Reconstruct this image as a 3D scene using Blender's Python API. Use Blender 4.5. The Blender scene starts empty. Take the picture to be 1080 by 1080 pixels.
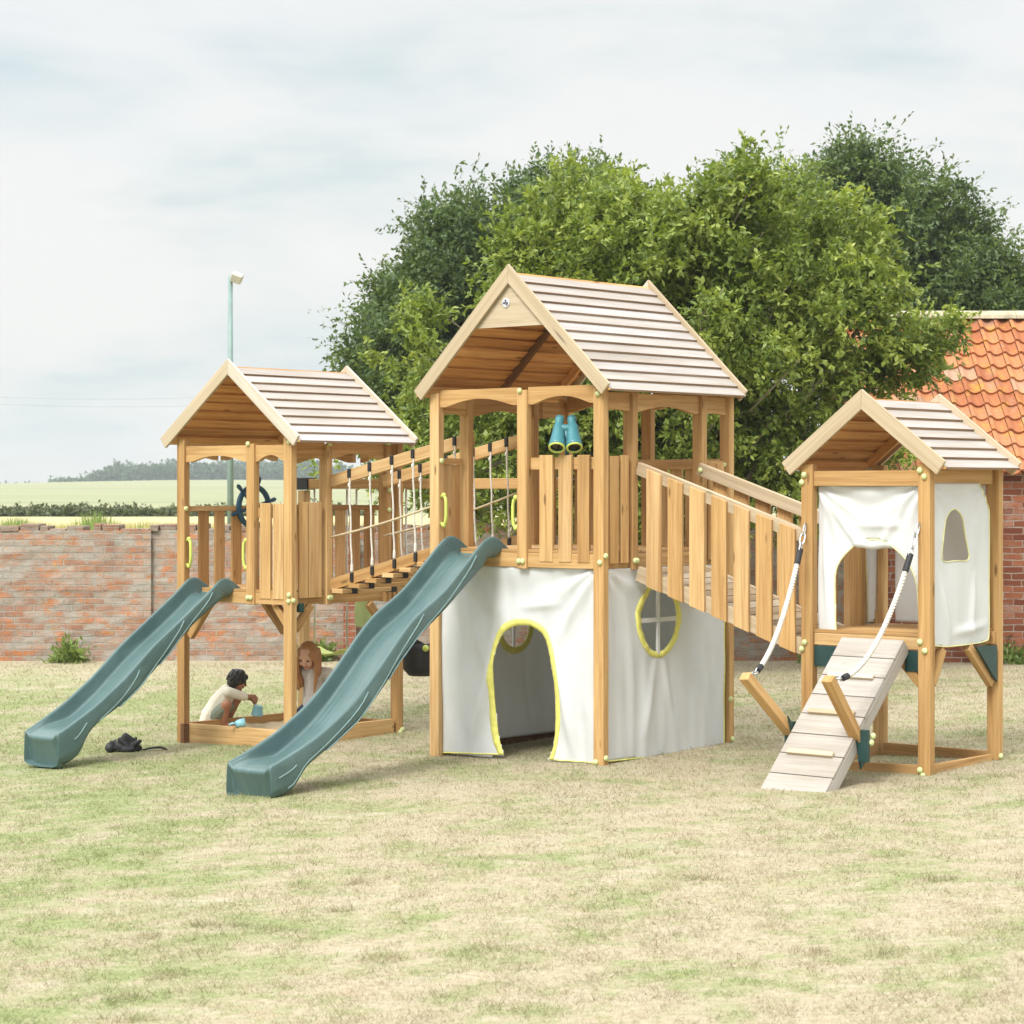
import bpy, bmesh, math, random
import numpy as np
from mathutils import Vector, Matrix, noise as mnoise

S = bpy.context.scene
COL = S.collection
R = math.radians
random.seed(7)

# ------------------------------------------------------------------ site frame
TH = R(40.862)
EX = Vector((math.cos(TH), -math.sin(TH), 0)); EY = Vector((math.sin(TH), math.cos(TH), 0))
BASE = {'L': Vector((-1.706, 18.041, -.109)) + EX * -.028, 'C': Vector((.634, 16.017, 0)), 'R': Vector((2.67, 14.732, .086))}

def sstep(a, b, x):
    t = min(1, max(0, (x - a) / (b - a))); return t * t * (3 - 2 * t)

def gz(X, Y):
    """height of the land: a lawn leaning gently to one side, a raised field behind the wall, a far hill"""
    if Y < 26.0:
        dx = max(-5.5, min(5.5, X - .634)); dy = max(-10, min(5, Y - 16.0))
        f = 1 - sstep(19.5, 25.0, Y)
        return f * (.0415 * dx - .0055 * dy)
    z = .9 * sstep(26.0, 26.25, Y)
    crest = 1.3 + 3.8 * sstep(-192, -95, X) + 1.2 * mnoise.noise(Vector((X * .004, 3.3, 0)))
    h = .9 + (crest - .9) * sstep(110, 820, Y) + .12 * mnoise.noise(Vector((X * .03, Y * .02, 7)))*sstep(40, 90, Y)
    if Y > 900: h -= (Y - 900) * .012
    return z * 0 + (h if Y > 26.25 else z)

# ------------------------------------------------------------------ mesh builder
class MB:
    def __init__(s):
        s.v = []; s.f = []; s.m = []; s.uv = []; s.r = []
    def quadset(s, pts, faces, m=0, uvs=None, rnd=None):
        o = len(s.v); s.v += [tuple(p) for p in pts]
        rnd = random.random() if rnd is None else rnd
        for i, f in enumerate(faces):
            s.f.append([o + k for k in f]); s.m.append(m if isinstance(m, int) else m[i]); s.r.append(rnd)
            s.uv.append(uvs[i] if uvs else [(pts[k][0], pts[k][2]) for k in f])
    def obox(s, M, a, b, m=0, top=None):
        """box from corner a to corner b in frame M; grain runs along its longest side"""
        a = list(a); b = list(b)
        P = [Vector((x, y, z)) for z in (a[2], b[2]) for y in (a[1], b[1]) for x in (a[0], b[0])]
        L = [abs(b[i] - a[i]) for i in range(3)]; ax = L.index(max(L))
        F = [(0, 2, 3, 1), (4, 5, 7, 6), (0, 1, 5, 4), (2, 6, 7, 3), (0, 4, 6, 2), (1, 3, 7, 5)]
        ou, ov = random.random() * 30, random.random() * 30; uvs = []
        oth = [i for i in range(3) if i != ax]
        for fi, f in enumerate(F):
            nax = (2, 2, 1, 1, 0, 0)[fi]
            l = []
            for k in f:
                p = P[k]
                if nax == ax: l.append((ou + p[oth[0]] * .3, ov + p[oth[1]]))
                else:
                    c = [i for i in oth if i != nax][0]
                    l.append((ou + p[ax], ov + p[c] + nax * .37))
            uvs.append(l)
        mm = [m] * 6
        if top is not None: mm[1] = top
        s.quadset([M @ p for p in P], F, mm, uvs)
    def box(s, x0, x1, y0, y1, z0, z1, m=0, top=None):
        s.obox(Matrix(), (min(x0, x1), min(y0, y1), min(z0, z1)), (max(x0, x1), max(y0, y1), max(z0, z1)), m, top)
    def beam(s, p, q, w, h, up=(0, 0, 1), m=0, top=None):
        p = Vector(p); q = Vector(q); d = q - p; L = d.length; d.normalize()
        sd = Vector(up).cross(d).normalized(); u = d.cross(sd)
        M = Matrix(((d.x, sd.x, u.x, p.x), (d.y, sd.y, u.y, p.y), (d.z, sd.z, u.z, p.z), (0, 0, 0, 1)))
        s.obox(M, (0, -w / 2, -h / 2), (L, w / 2, h / 2), m, top)
    def prism(s, poly, fn, a, b, m=0):
        """poly in 2D, fn(u, v, t) -> 3D, extruded from t=a to t=b; convex-ish polygons only at the caps"""
        n = len(poly); P = [Vector(fn(u, v, a)) for u, v in poly] + [Vector(fn(u, v, b)) for u, v in poly]
        F = [tuple(range(n - 1, -1, -1)), tuple(range(n, 2 * n))]; ou, ov = random.random() * 9, random.random() * 9
        U = [[(ou + poly[k][0], ov + poly[k][1]) for k in F[0]], [(ou + poly[k - n][0], ov + poly[k - n][1]) for k in F[1]]]
        for i in range(n):
            j = (i + 1) % n; F.append((i, j, n + j, n + i))
            U.append([(ou + poly[i][0], ov + poly[i][1] + .3), (ou + poly[j][0], ov + poly[j][1] + .3), (ou + poly[j][0], ov + .3 + poly[j][1] + abs(b - a)), (ou + poly[i][0], ov + .3 + poly[i][1] + abs(b - a))])
        s.quadset(P, F, m, U)
    def tube(s, path, r, n=8, m=0, closed=False, flat=1):
        path = [Vector(p) for p in path]; N = len(path); rr = r if isinstance(r, (list, tuple)) else [r] * N
        P = []; F = []; U = []; prev = None; lens = [0]
        for i in range(1, N): lens.append(lens[-1] + (path[i] - path[i - 1]).length)
        for i, p in enumerate(path):
            if closed: t = path[(i + 1) % N] - path[i - 1]
            else: t = path[min(i + 1, N - 1)] - path[max(i - 1, 0)]
            t.normalize()
            if prev is None:
                a = t.cross(Vector((0, 0, 1)))
                if a.length < .1: a = t.cross(Vector((1, 0, 0)))
            else: a = prev - t * prev.dot(t)
            a.normalize(); prev = a; b = t.cross(a)
            for k in range(n):
                an = 2 * math.pi * k / n
                P.append(p + a * (math.cos(an) * rr[i]) + b * (math.sin(an) * rr[i] * flat))
        M = N if closed else N - 1
        for i in range(M):
            for k in range(n):
                k2 = (k + 1) % n; j = (i + 1) % N
                F.append((i * n + k, i * n + k2, j * n + k2, j * n + k))
                l2 = lens[j] if j else lens[-1] + .01
                U.append([(lens[i], k / n * .1), (lens[i], (k + 1) / n * .1), (l2, (k + 1) / n * .1), (l2, k / n * .1)])
        if not closed:
            F.append(tuple(range(n - 1, -1, -1))); F.append(tuple((N - 1) * n + k for k in range(n)))
            U.append([(0, 0)] * n); U.append([(0, 0)] * n)
        s.quadset(P, F, m, U)
    def lathe(s, p, d, prof, n=16, m=0):
        """prof = [(distance along d, radius)]"""
        d = Vector(d).normalized(); p = Vector(p)
        a = d.cross(Vector((0, 0, 1)))
        if a.length < .1: a = d.cross(Vector((1, 0, 0)))
        a.normalize(); b = d.cross(a); P = []; F = []; k = len(prof)
        for t, r in prof:
            for i in range(n):
                an = 2 * math.pi * i / n; P.append(p + d * t + (a * math.cos(an) + b * math.sin(an)) * max(r, .0003))
        for j in range(k - 1):
            for i in range(n): i2 = (i + 1) % n; F.append((j * n + i, j * n + i2, (j + 1) * n + i2, (j + 1) * n + i))
        F.append(tuple(range(n - 1, -1, -1))); F.append(tuple((k - 1) * n + i for i in range(n)))
        s.quadset(P, F, m)
    def ell(s, c, r, m=0, n=12, rot=None):
        c = Vector(c); r = (r, r, r) if isinstance(r, (int, float)) else r
        P = []; F = []
        for i in range(n + 1):
            th = math.pi * i / n
            for k in range(2 * n):
                ph = math.pi * k / n
                v = Vector((math.sin(th) * math.cos(ph) * r[0], math.sin(th) * math.sin(ph) * r[1], math.cos(th) * r[2]))
                P.append(c + (rot @ v if rot else v))
        for i in range(n):
            for k in range(2 * n):
                k2 = (k + 1) % (2 * n)
                F.append((i * 2 * n + k, (i + 1) * 2 * n + k, (i + 1) * 2 * n + k2, i * 2 * n + k2))
        s.quadset(P, F, m)
    def cap(s, p, q, r1, r2, m=0, n=10):
        """tapered capsule"""
        p = Vector(p); q = Vector(q); d = (q - p); L = d.length; d.normalize(); pr = []
        for i in range(5):
            a = math.pi / 2 * i / 4; pr.append((-r1 * math.cos(a), r1 * math.sin(a)))
        for i in range(5):
            a = math.pi / 2 * i / 4; pr.append((L + r2 * math.sin(a), r2 * math.cos(a)))
        s.lathe(p, d, pr, n, m)
    def build(s, name, mats, parent=None, bevel=0, smooth=False, merge=False):
        me = bpy.data.meshes.new(name); me.from_pydata(s.v, [], s.f)
        mats = mats if isinstance(mats, (list, tuple)) else [mats]
        for mt in mats: me.materials.append(mt)
        me.polygons.foreach_set('material_index', s.m)
        uv = me.uv_layers.new(name='UVMap'); fl = []
        for l in s.uv:
            for c in l: fl += [c[0], c[1]]
        uv.data.foreach_set('uv', fl)
        at = me.attributes.new('rnd', 'FLOAT', 'FACE'); at.data.foreach_set('value', s.r)
        if smooth: me.polygons.foreach_set('use_smooth', [True] * len(s.f))
        if merge:
            bm = bmesh.new(); bm.from_mesh(me); bmesh.ops.remove_doubles(bm, verts=bm.verts, dist=1e-5); bm.to_mesh(me); bm.free()
        me.update()
        o = bpy.data.objects.new(name, me); COL.objects.link(o)
        if parent: o.parent = parent
        if bevel:
            b = o.modifiers.new('edge', 'BEVEL'); b.width = bevel; b.segments = 2; b.limit_method = 'ANGLE'; b.angle_limit = R(40)
        return o

def tag(o, label=None, cat=None, group=None, kind=None):
    for k, v in (('label', label), ('category', cat), ('group', group), ('kind', kind)):
        if v: o[k] = v
    return o
def thing(name, label, cat, loc=(0, 0, 0), rz=0, group=None):
    o = bpy.data.objects.new(name, None); COL.objects.link(o); o.empty_display_size = .2
    o.location = loc; o.rotation_euler = (0, 0, rz); return tag(o, label, cat, group)
def on_set(name, label, cat, key, group=None):      # a thing in the frame of one of the three towers
    return thing(name, label, cat, BASE[key], -TH, group)

# ------------------------------------------------------------------ materials
def newmat(name):
    m = bpy.data.materials.new(name); m.use_nodes = True; nt = m.node_tree
    return m, nt, nt.nodes['Principled BSDF']
def N(nt, typ, **kw):
    n = nt.nodes.new(typ)
    for k, v in kw.items():
        if k in n.inputs: n.inputs[k].default_value = v
        else: setattr(n, k, v)
    return n
def ramp(nt, fac, stops):
    n = nt.nodes.new('ShaderNodeValToRGB'); e = n.color_ramp.elements
    while len(e) < len(stops): e.new(.5)
    for i, (p, c) in enumerate(stops):
        e[i].position = p; e[i].color = (c[0], c[1], c[2], 1) if hasattr(c, '__len__') else (c, c, c, 1)
    nt.links.new(fac, n.inputs[0]); return n.outputs[0]
def mix(nt, a, b, f, mode='MIX'):
    n = nt.nodes.new('ShaderNodeMix'); n.data_type = 'RGBA'; n.blend_type = mode
    for val, i in ((f, 0), (a, 6), (b, 7)):
        if hasattr(val, 'links') or hasattr(val, 'is_output'): nt.links.new(val, n.inputs[i])
        else: n.inputs[i].default_value = val if i == 0 else (*val, 1)
    return n.outputs[2]
def bump(nt, h, strength, dist, bs):
    b = N(nt, 'ShaderNodeBump'); b.inputs['Strength'].default_value = strength; b.inputs['Distance'].default_value = dist
    nt.links.new(h, b.inputs['Height']); nt.links.new(b.outputs[0], bs.inputs['Normal'])
def noise(nt, vec, scale, detail=3, rough=.55, dist=0):
    n = N(nt, 'ShaderNodeTexNoise', Scale=scale, Detail=detail, Roughness=rough, Distortion=dist)
    if vec is not None: nt.links.new(vec, n.inputs['Vector'])
    return n.outputs['Fac']
def mapping(nt, vec, sc=(1, 1, 1), loc=(0, 0, 0)):
    m = N(nt, 'ShaderNodeMapping'); m.inputs['Scale'].default_value = sc; m.inputs['Location'].default_value = loc
    nt.links.new(vec, m.inputs['Vector']); return m.outputs[0]

def wood(name, light, dark, rough=.75, knots=1, contrast=1, vary=1.0):
    m, nt, bs = newmat(name)
    uv = N(nt, 'ShaderNodeUVMap').outputs[0]
    at = N(nt, 'ShaderNodeAttribute', attribute_name='rnd').outputs['Fac']
    g1 = noise(nt, mapping(nt, uv, (1.1, 26, 1)), 1.0, 4, .6, .8)
    g2 = noise(nt, mapping(nt, uv, (3, 150, 1)), 1.0, 2)
    c = ramp(nt, g1, [(.30, dark), (.5, tuple((a * .6 + b * .4) for a, b in zip(light, dark))), (.68, light)])
    c = mix(nt, c, ramp(nt, g2, [(.3, .72), (.65, 1.08)]), .55 * contrast, 'MULTIPLY')
    c = mix(nt, c, ramp(nt, at, [(0, (.74, .68, .62)), (.35, (.92, .88, .82)), (.7, (1.04, 1.04, 1.04)), (1, (1.12, 1.20, 1.40))]), vary, 'MULTIPLY')
    bl = noise(nt, mapping(nt, uv, (.9, 3, 1)), 1.0, 2)
    c = mix(nt, c, ramp(nt, bl, [(.35, (.82, .78, .74)), (.65, (1.06, 1.06, 1.08))]), .7, 'MULTIPLY')
    if knots:
        v = N(nt, 'ShaderNodeTexVoronoi', Scale=1.0); nt.links.new(mapping(nt, uv, (2.2, 8, 1)), v.inputs['Vector'])
        k = ramp(nt, v.outputs['Distance'], [(0, 1), (.06, .9), (.12, 0)])
        sel = N(nt, 'ShaderNodeSeparateColor'); nt.links.new(v.outputs['Color'], sel.inputs[0])
        kk = N(nt, 'ShaderNodeMath', operation='MULTIPLY'); nt.links.new(k, kk.inputs[0])
        nt.links.new(ramp(nt, sel.outputs[0], [(.28, 0), (.33, .9)]), kk.inputs[1])
        c = mix(nt, c, tuple(d * .38 for d in dark), kk.outputs[0])
    nt.links.new(c, bs.inputs['Base Color']); bs.inputs['Roughness'].default_value = rough
    bs.inputs['Specular IOR Level'].default_value = .3
    bump(nt, g2, .25, .002, bs)
    return m

def plain(name, col, rough=.5, var=.12, scale=8, metal=0, bmp=0, spec=.5):
    m, nt, bs = newmat(name)
    tc = N(nt, 'ShaderNodeTexCoord').outputs['Object']
    n = noise(nt, tc, scale, 4)
    c = ramp(nt, n, [(.3, tuple(x * (1 - var) for x in col)), (.7, tuple(min(1, x * (1 + var)) for x in col))])
    nt.links.new(c, bs.inputs['Base Color']); bs.inputs['Roughness'].default_value = rough
    bs.inputs['Metallic'].default_value = metal; bs.inputs['Specular IOR Level'].default_value = spec
    if bmp: bump(nt, noise(nt, tc, scale * 12, 3), bmp, .004, bs)
    return m

M = {}
M['wood'] = wood('honey_timber', (.615, .405, .18), (.41, .225, .078))
M['pale'] = wood('pale_timber', (.57, .485, .355), (.44, .355, .235), contrast=.7)
M['soffit'] = wood('roof_board_underside', (.74, .43, .165), (.48, .215, .06))
M['weathered'] = wood('weathered_roof_board', (.435, .405, .375), (.355, .32, .285), .85, 0, .6, .4)
M['butt'] = wood('roof_board_edge', (.36, .25, .16), (.24, .15, .09), .85, 0, .8)
M['greyramp'] = wood('weathered_ramp_board', (.45, .425, .39), (.36, .325, .28), .85, 1, .8, .45)
M['darkwood'] = wood('dark_timber', (.20, .10, .045), (.11, .05, .02))
def plastic_slide():
    m, nt, bs = newmat('slide_plastic')
    tc = N(nt, 'ShaderNodeTexCoord').outputs['Object']
    n = noise(nt, tc, 3, 5, .65); n2 = noise(nt, mapping(nt, tc, (70, 2.5, 2.5)), 1, 4, .7)
    c = ramp(nt, n, [(.3, (.060, .112, .111)), (.7, (.088, .150, .147))])
    c = mix(nt, c, (.22, .33, .32), ramp(nt, n2, [(.52, 0), (.80, .32)]))
    nt.links.new(c, bs.inputs['Base Color'])
    nt.links.new(ramp(nt, n2, [(.3, .26), (.7, .36)]), bs.inputs['Roughness'])
    return m
M['slide'] = plastic_slide()
M['mould'] = plain('slide_mould_line', (.17, .27, .27), .5, .2, 20)  # mould lines paler than the chute, scuffed, with their highlight put into the colour
M['lime'] = plain('lime_plastic', (.54, .62, .13), .4, .08)
M['cap'] = plain('pale_lime_cap', (.56, .62, .30), .4, .1, 30)
M['yellow'] = plain('yellow_binding', (.72, .68, .17), .8, .12, 25)
M['paleyellow'] = plain('pale_yellow_binding', (.72, .70, .36), .8, .1, 25)
M['green_br'] = plain('dark_green_bracket', (.012, .045, .042), .45, .15)
M['black'] = plain('black_rubber', (.014, .014, .016), .6, .3, 15)
M['rope'] = plain('white_rope', (.62, .60, .54), .9, .15, 40)
M['jute'] = plain('tan_rope', (.52, .43, .28), .9, .2, 40)
M['steel'] = plain('galvanised_steel', (.55, .56, .56), .35, .1, 20, .9)
M['turq'] = plain('turquoise_plastic', (.055, .21, .24), .38, .08)
M['navy'] = plain('navy_plastic', (.014, .085, .155), .4, .15)
M['lens'] = plain('lens_glass', (.01, .012, .014), .08, .1)
M['lampgreen'] = plain('painted_steel_pole', (.20, .29, .27), .5, .12, 4)
M['lamphead'] = plain('lamp_housing', (.46, .45, .36), .5, .1)
M['sand'] = plain('play_sand', (.52, .41, .26), .95, .18, 9, 0, .5)
M['cup'] = plain('light_blue_plastic', (.24, .50, .58), .4, .06)
M['badge'] = plain('grey_badge', (.55, .55, .56), .5, .05)
M['badgeink'] = plain('badge_ink', (.09, .08, .13), .5, .05)
def skin(name, col):
    m = plain(name, col, .55, .08, 18); b = m.node_tree.nodes['Principled BSDF']
    b.inputs['Subsurface Weight'].default_value = .12; b.inputs['Subsurface Scale'].default_value = .01
    b.inputs['Subsurface Radius'].default_value = (1, .4, .2); return m
M['skin_b'] = skin('warm_brown_skin', (.38, .17, .09)); M['skin_g'] = skin('fair_skin', (.60, .35, .25))
def hairmat(name, a, b):
    m, nt, bs = newmat(name); tc = N(nt, 'ShaderNodeTexCoord').outputs['Object']
    n = noise(nt, mapping(nt, tc, (90, 90, 8)), 1, 4, .6, .6)
    nt.links.new(ramp(nt, n, [(.3, a), (.7, b)]), bs.inputs['Base Color']); bs.inputs['Roughness'].default_value = .42
    bump(nt, n, .5, .004, bs); return m
M['hair_b'] = hairmat('black_hair', (.006, .005, .005), (.022, .017, .015))
M['hair_g'] = hairmat('ginger_hair', (.26, .105, .035), (.50, .24, .09))
M['shirt_b'] = plain('cream_tee', (.74, .70, .58), .9, .05, 12, 0, .2)
M['shirt_g'] = plain('pale_grey_lace', (.60, .56, .52), .9, .18, 60, 0, .5)
M['shorts'] = plain('grey_green_shorts', (.22, .25, .20), .9, .15, 30)
M['jeans'] = plain('dark_blue_jeans', (.03, .045, .09), .9, .2, 30)
M['eye'] = plain('dark_eye', (.02, .015, .012), .2, .05)
M['lip'] = plain('lip', (.45, .16, .13), .5, .05)

def canvas_mat(name, col, trans=.25):
    m, nt, bs = newmat(name)
    tc = N(nt, 'ShaderNodeTexCoord').outputs['Object']
    n = noise(nt, tc, 2.5, 4, .6); w = noise(nt, tc, 420, 1)
    c = ramp(nt, n, [(.25, tuple(x * .93 for x in col)), (.7, col)])
    st = noise(nt, mapping(nt, tc, (1, 1, .3)), 5, 5, .7)
    zz = N(nt, 'ShaderNodeSeparateXYZ'); nt.links.new(tc, zz.inputs[0])
    dirt = N(nt, 'ShaderNodeMath', operation='MULTIPLY'); nt.links.new(ramp(nt, st, [(.45, 0), (.75, .35)]), dirt.inputs[0])
    dirt.inputs[1].default_value = 1
    c = mix(nt, c, (.66, .65, .58), dirt.outputs[0])
    nt.links.new(c, bs.inputs['Base Color']); bs.inputs['Roughness'].default_value = .85; bs.inputs['Specular IOR Level'].default_value = .2
    bump(nt, w, .15, .001, bs)
    tr = N(nt, 'ShaderNodeBsdfTranslucent'); nt.links.new(c, tr.inputs['Color'])
    mx = N(nt, 'ShaderNodeMixShader'); mx.inputs[0].default_value = trans
    nt.links.new(bs.outputs[0], mx.inputs[1]); nt.links.new(tr.outputs[0], mx.inputs[2])
    nt.links.new(mx.outputs[0], nt.nodes['Material Output'].inputs[0]); return m
M['canvas'] = canvas_mat('white_canvas', (.81, .825, .83), .28)

def leafmat(name, dark, mid, light, trans=.34):
    m, nt, bs = newmat(name)
    at = N(nt, 'ShaderNodeAttribute', attribute_name='rnd').outputs['Fac']
    c = ramp(nt, at, [(0, dark), (.5, mid), (1, light)])
    nt.links.new(c, bs.inputs['Base Color']); bs.inputs['Roughness'].default_value = .5; bs.inputs['Specular IOR Level'].default_value = .35
    tr = N(nt, 'ShaderNodeBsdfTranslucent'); nt.links.new(mix(nt, c, (1.3, 1.3, .6), 1.0, 'MULTIPLY'), tr.inputs['Color'])
    mx = N(nt, 'ShaderNodeMixShader'); mx.inputs[0].default_value = trans
    nt.links.new(bs.outputs[0], mx.inputs[1]); nt.links.new(tr.outputs[0], mx.inputs[2])
    nt.links.new(mx.outputs[0], nt.nodes['Material Output'].inputs[0]); return m
M['leaf_light'] = leafmat('fresh_leaf', (.09, .14, .026), (.20, .265, .052), (.40, .45, .11))
M['leaf_dark'] = leafmat('dark_leaf', (.044, .080, .028), (.092, .145, .046), (.18, .24, .075), .3)
M['leaf_mid'] = leafmat('mid_leaf', (.07, .115, .03), (.14, .205, .05), (.26, .33, .09), .33)
M['leaf_weed'] = leafmat('weed_leaf', (.12, .18, .05), (.19, .27, .075), (.28, .36, .12))
M['leaf_far'] = leafmat('far_wood_leaf', (.03, .072, .032), (.045, .10, .042), (.07, .135, .055), .2)
M['leaf_hedge'] = leafmat('hedge_leaf', (.07, .09, .04), (.105, .125, .058), (.155, .175, .085), .25)
M['leaf_dry'] = leafmat('dry_stalk', (.30, .30, .10), (.45, .40, .17), (.58, .50, .24), .3)
M['twig'] = plain('pale_twig', (.27, .22, .16), .9, .25, 14)
M['bark'] = plain('bark', (.16, .13, .10), .95, .35, 14, 0, .8)

def grass_color(nt, rnd=None):
    geo = N(nt, 'ShaderNodeNewGeometry').outputs['Position']
    p = mapping(nt, geo, (1, 1, 0))
    n1 = noise(nt, p, 1.3, 6, .68, .4); n2 = noise(nt, mapping(nt, geo, (1, 1, 0), (31, 5, 0)), 4.2, 5, .7)
    n3 = noise(nt, p, 22, 4, .7)
    straw = ramp(nt, n3, [(.28, (.285, .235, .155)), (.5, (.355, .303, .212)), (.72, (.42, .37, .277))])
    green = ramp(nt, n3, [(.3, (.155, .19, .072)), (.7, (.275, .30, .14))])
    a = N(nt, 'ShaderNodeMath', operation='MULTIPLY_ADD'); nt.links.new(n2, a.inputs[0]); a.inputs[1].default_value = .55; nt.links.new(n1, a.inputs[2])
    n4 = noise(nt, mapping(nt, geo, (1, 1, 0), (3, 55, 0)), 7.5, 4, .7)
    a2 = N(nt, 'ShaderNodeMath', operation='MULTIPLY_ADD'); nt.links.new(n4, a2.inputs[0]); a2.inputs[1].default_value = .45; nt.links.new(a.outputs[0], a2.inputs[2])
    sx = N(nt, 'ShaderNodeSeparateXYZ'); nt.links.new(geo, sx.inputs[0]); lf = N(nt, 'ShaderNodeMapRange'); nt.links.new(sx.outputs[0], lf.inputs[0])
    for i, v in enumerate((-.8, -2.2, 0, .13)): lf.inputs[i + 1].default_value = v        # the lawn is greener towards the left
    a3 = N(nt, 'ShaderNodeMath', operation='ADD'); nt.links.new(a2.outputs[0], a3.inputs[0]); nt.links.new(lf.outputs[0], a3.inputs[1])
    f = ramp(nt, a3.outputs[0], [(.93, .04), (1.0, .30), (1.0, .62)])
    mr = N(nt, 'ShaderNodeMapRange'); nt.links.new(a3.outputs[0], mr.inputs[0])
    for i, v in enumerate((.95, 1.20, .06, .95)): mr.inputs[i + 1].default_value = v
    f = mr.outputs[0]
    c = mix(nt, straw, green, f)
    b = noise(nt, mapping(nt, geo, (1, 1, 0), (7, 70, 0)), 3.2, 5, .66)
    c = mix(nt, c, (.37, .265, .17), ramp(nt, b, [(.58, 0), (.74, .38)]))
    pale = noise(nt, mapping(nt, geo, (.7, 1, 0), (17, 20, 0)), 2.4, 5, .65)
    c = mix(nt, c, (.455, .40, .325), ramp(nt, pale, [(.55, 0), (.72, .5)]))
    sy = N(nt, 'ShaderNodeSeparateXYZ'); nt.links.new(geo, sy.inputs[0])
    soil = N(nt, 'ShaderNodeMapRange'); nt.links.new(sy.outputs[1], soil.inputs[0]); soil.inputs[1].default_value = 22.6; soil.inputs[2].default_value = 25.4; soil.inputs[4].default_value = .65
    c = mix(nt, c, (.47, .40, .30), soil.outputs[0])      # bare trodden strip along the wall
    if rnd is not None:
        c = mix(nt, c, ramp(nt, rnd, [(0, (.98, .98, .93)), (.5, (1.20, 1.20, 1.16)), (1, (1.42, 1.40, 1.36))]), 1.0, 'MULTIPLY')
    return c, n3, geo
def ground_mat():
    m, nt, bs = newmat('dry_lawn')
    c, n3, geo = grass_color(nt)
    sep = N(nt, 'ShaderNodeSeparateXYZ'); nt.links.new(geo, sep.inputs[0])
    far = N(nt, 'ShaderNodeMapRange'); nt.links.new(sep.outputs[1], far.inputs[0]); far.inputs[1].default_value = 26; far.inputs[2].default_value = 27
    fn = noise(nt, mapping(nt, geo, (.012, .05, 0)), 1, 5, .6)
    fc = ramp(nt, fn, [(.3, (.225, .25, .135)), (.5, (.275, .285, .165)), (.7, (.33, .32, .20))])
    yl = N(nt, 'ShaderNodeMapRange'); nt.links.new(sep.outputs[1], yl.inputs[0]); yl.inputs[1].default_value = 88; yl.inputs[2].default_value = 100
    fy = mix(nt, (.44, .39, .21), fc, yl.outputs[0])
    nt.links.new(mix(nt, c, fy, far.outputs[0]), bs.inputs['Base Color'])
    bs.inputs['Roughness'].default_value = .95; bs.inputs['Specular IOR Level'].default_value = .1
    bump(nt, n3, .5, .012, bs); return m
def blade_mat():
    m, nt, bs = newmat('grass_blade')
    at = N(nt, 'ShaderNodeAttribute', attribute_name='rnd').outputs['Fac']
    c, n3, geo = grass_color(nt, at)
    nt.links.new(c, bs.inputs['Base Color']); bs.inputs['Roughness'].default_value = .8; bs.inputs['Specular IOR Level'].default_value = .15
    tr = N(nt, 'ShaderNodeBsdfTranslucent'); nt.links.new(c, tr.inputs['Color'])
    mx = N(nt, 'ShaderNodeMixShader'); mx.inputs[0].default_value = .45
    nt.links.new(bs.outputs[0], mx.inputs[1]); nt.links.new(tr.outputs[0], mx.inputs[2])
    nt.links.new(mx.outputs[0], nt.nodes['Material Output'].inputs[0]); return m

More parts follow.
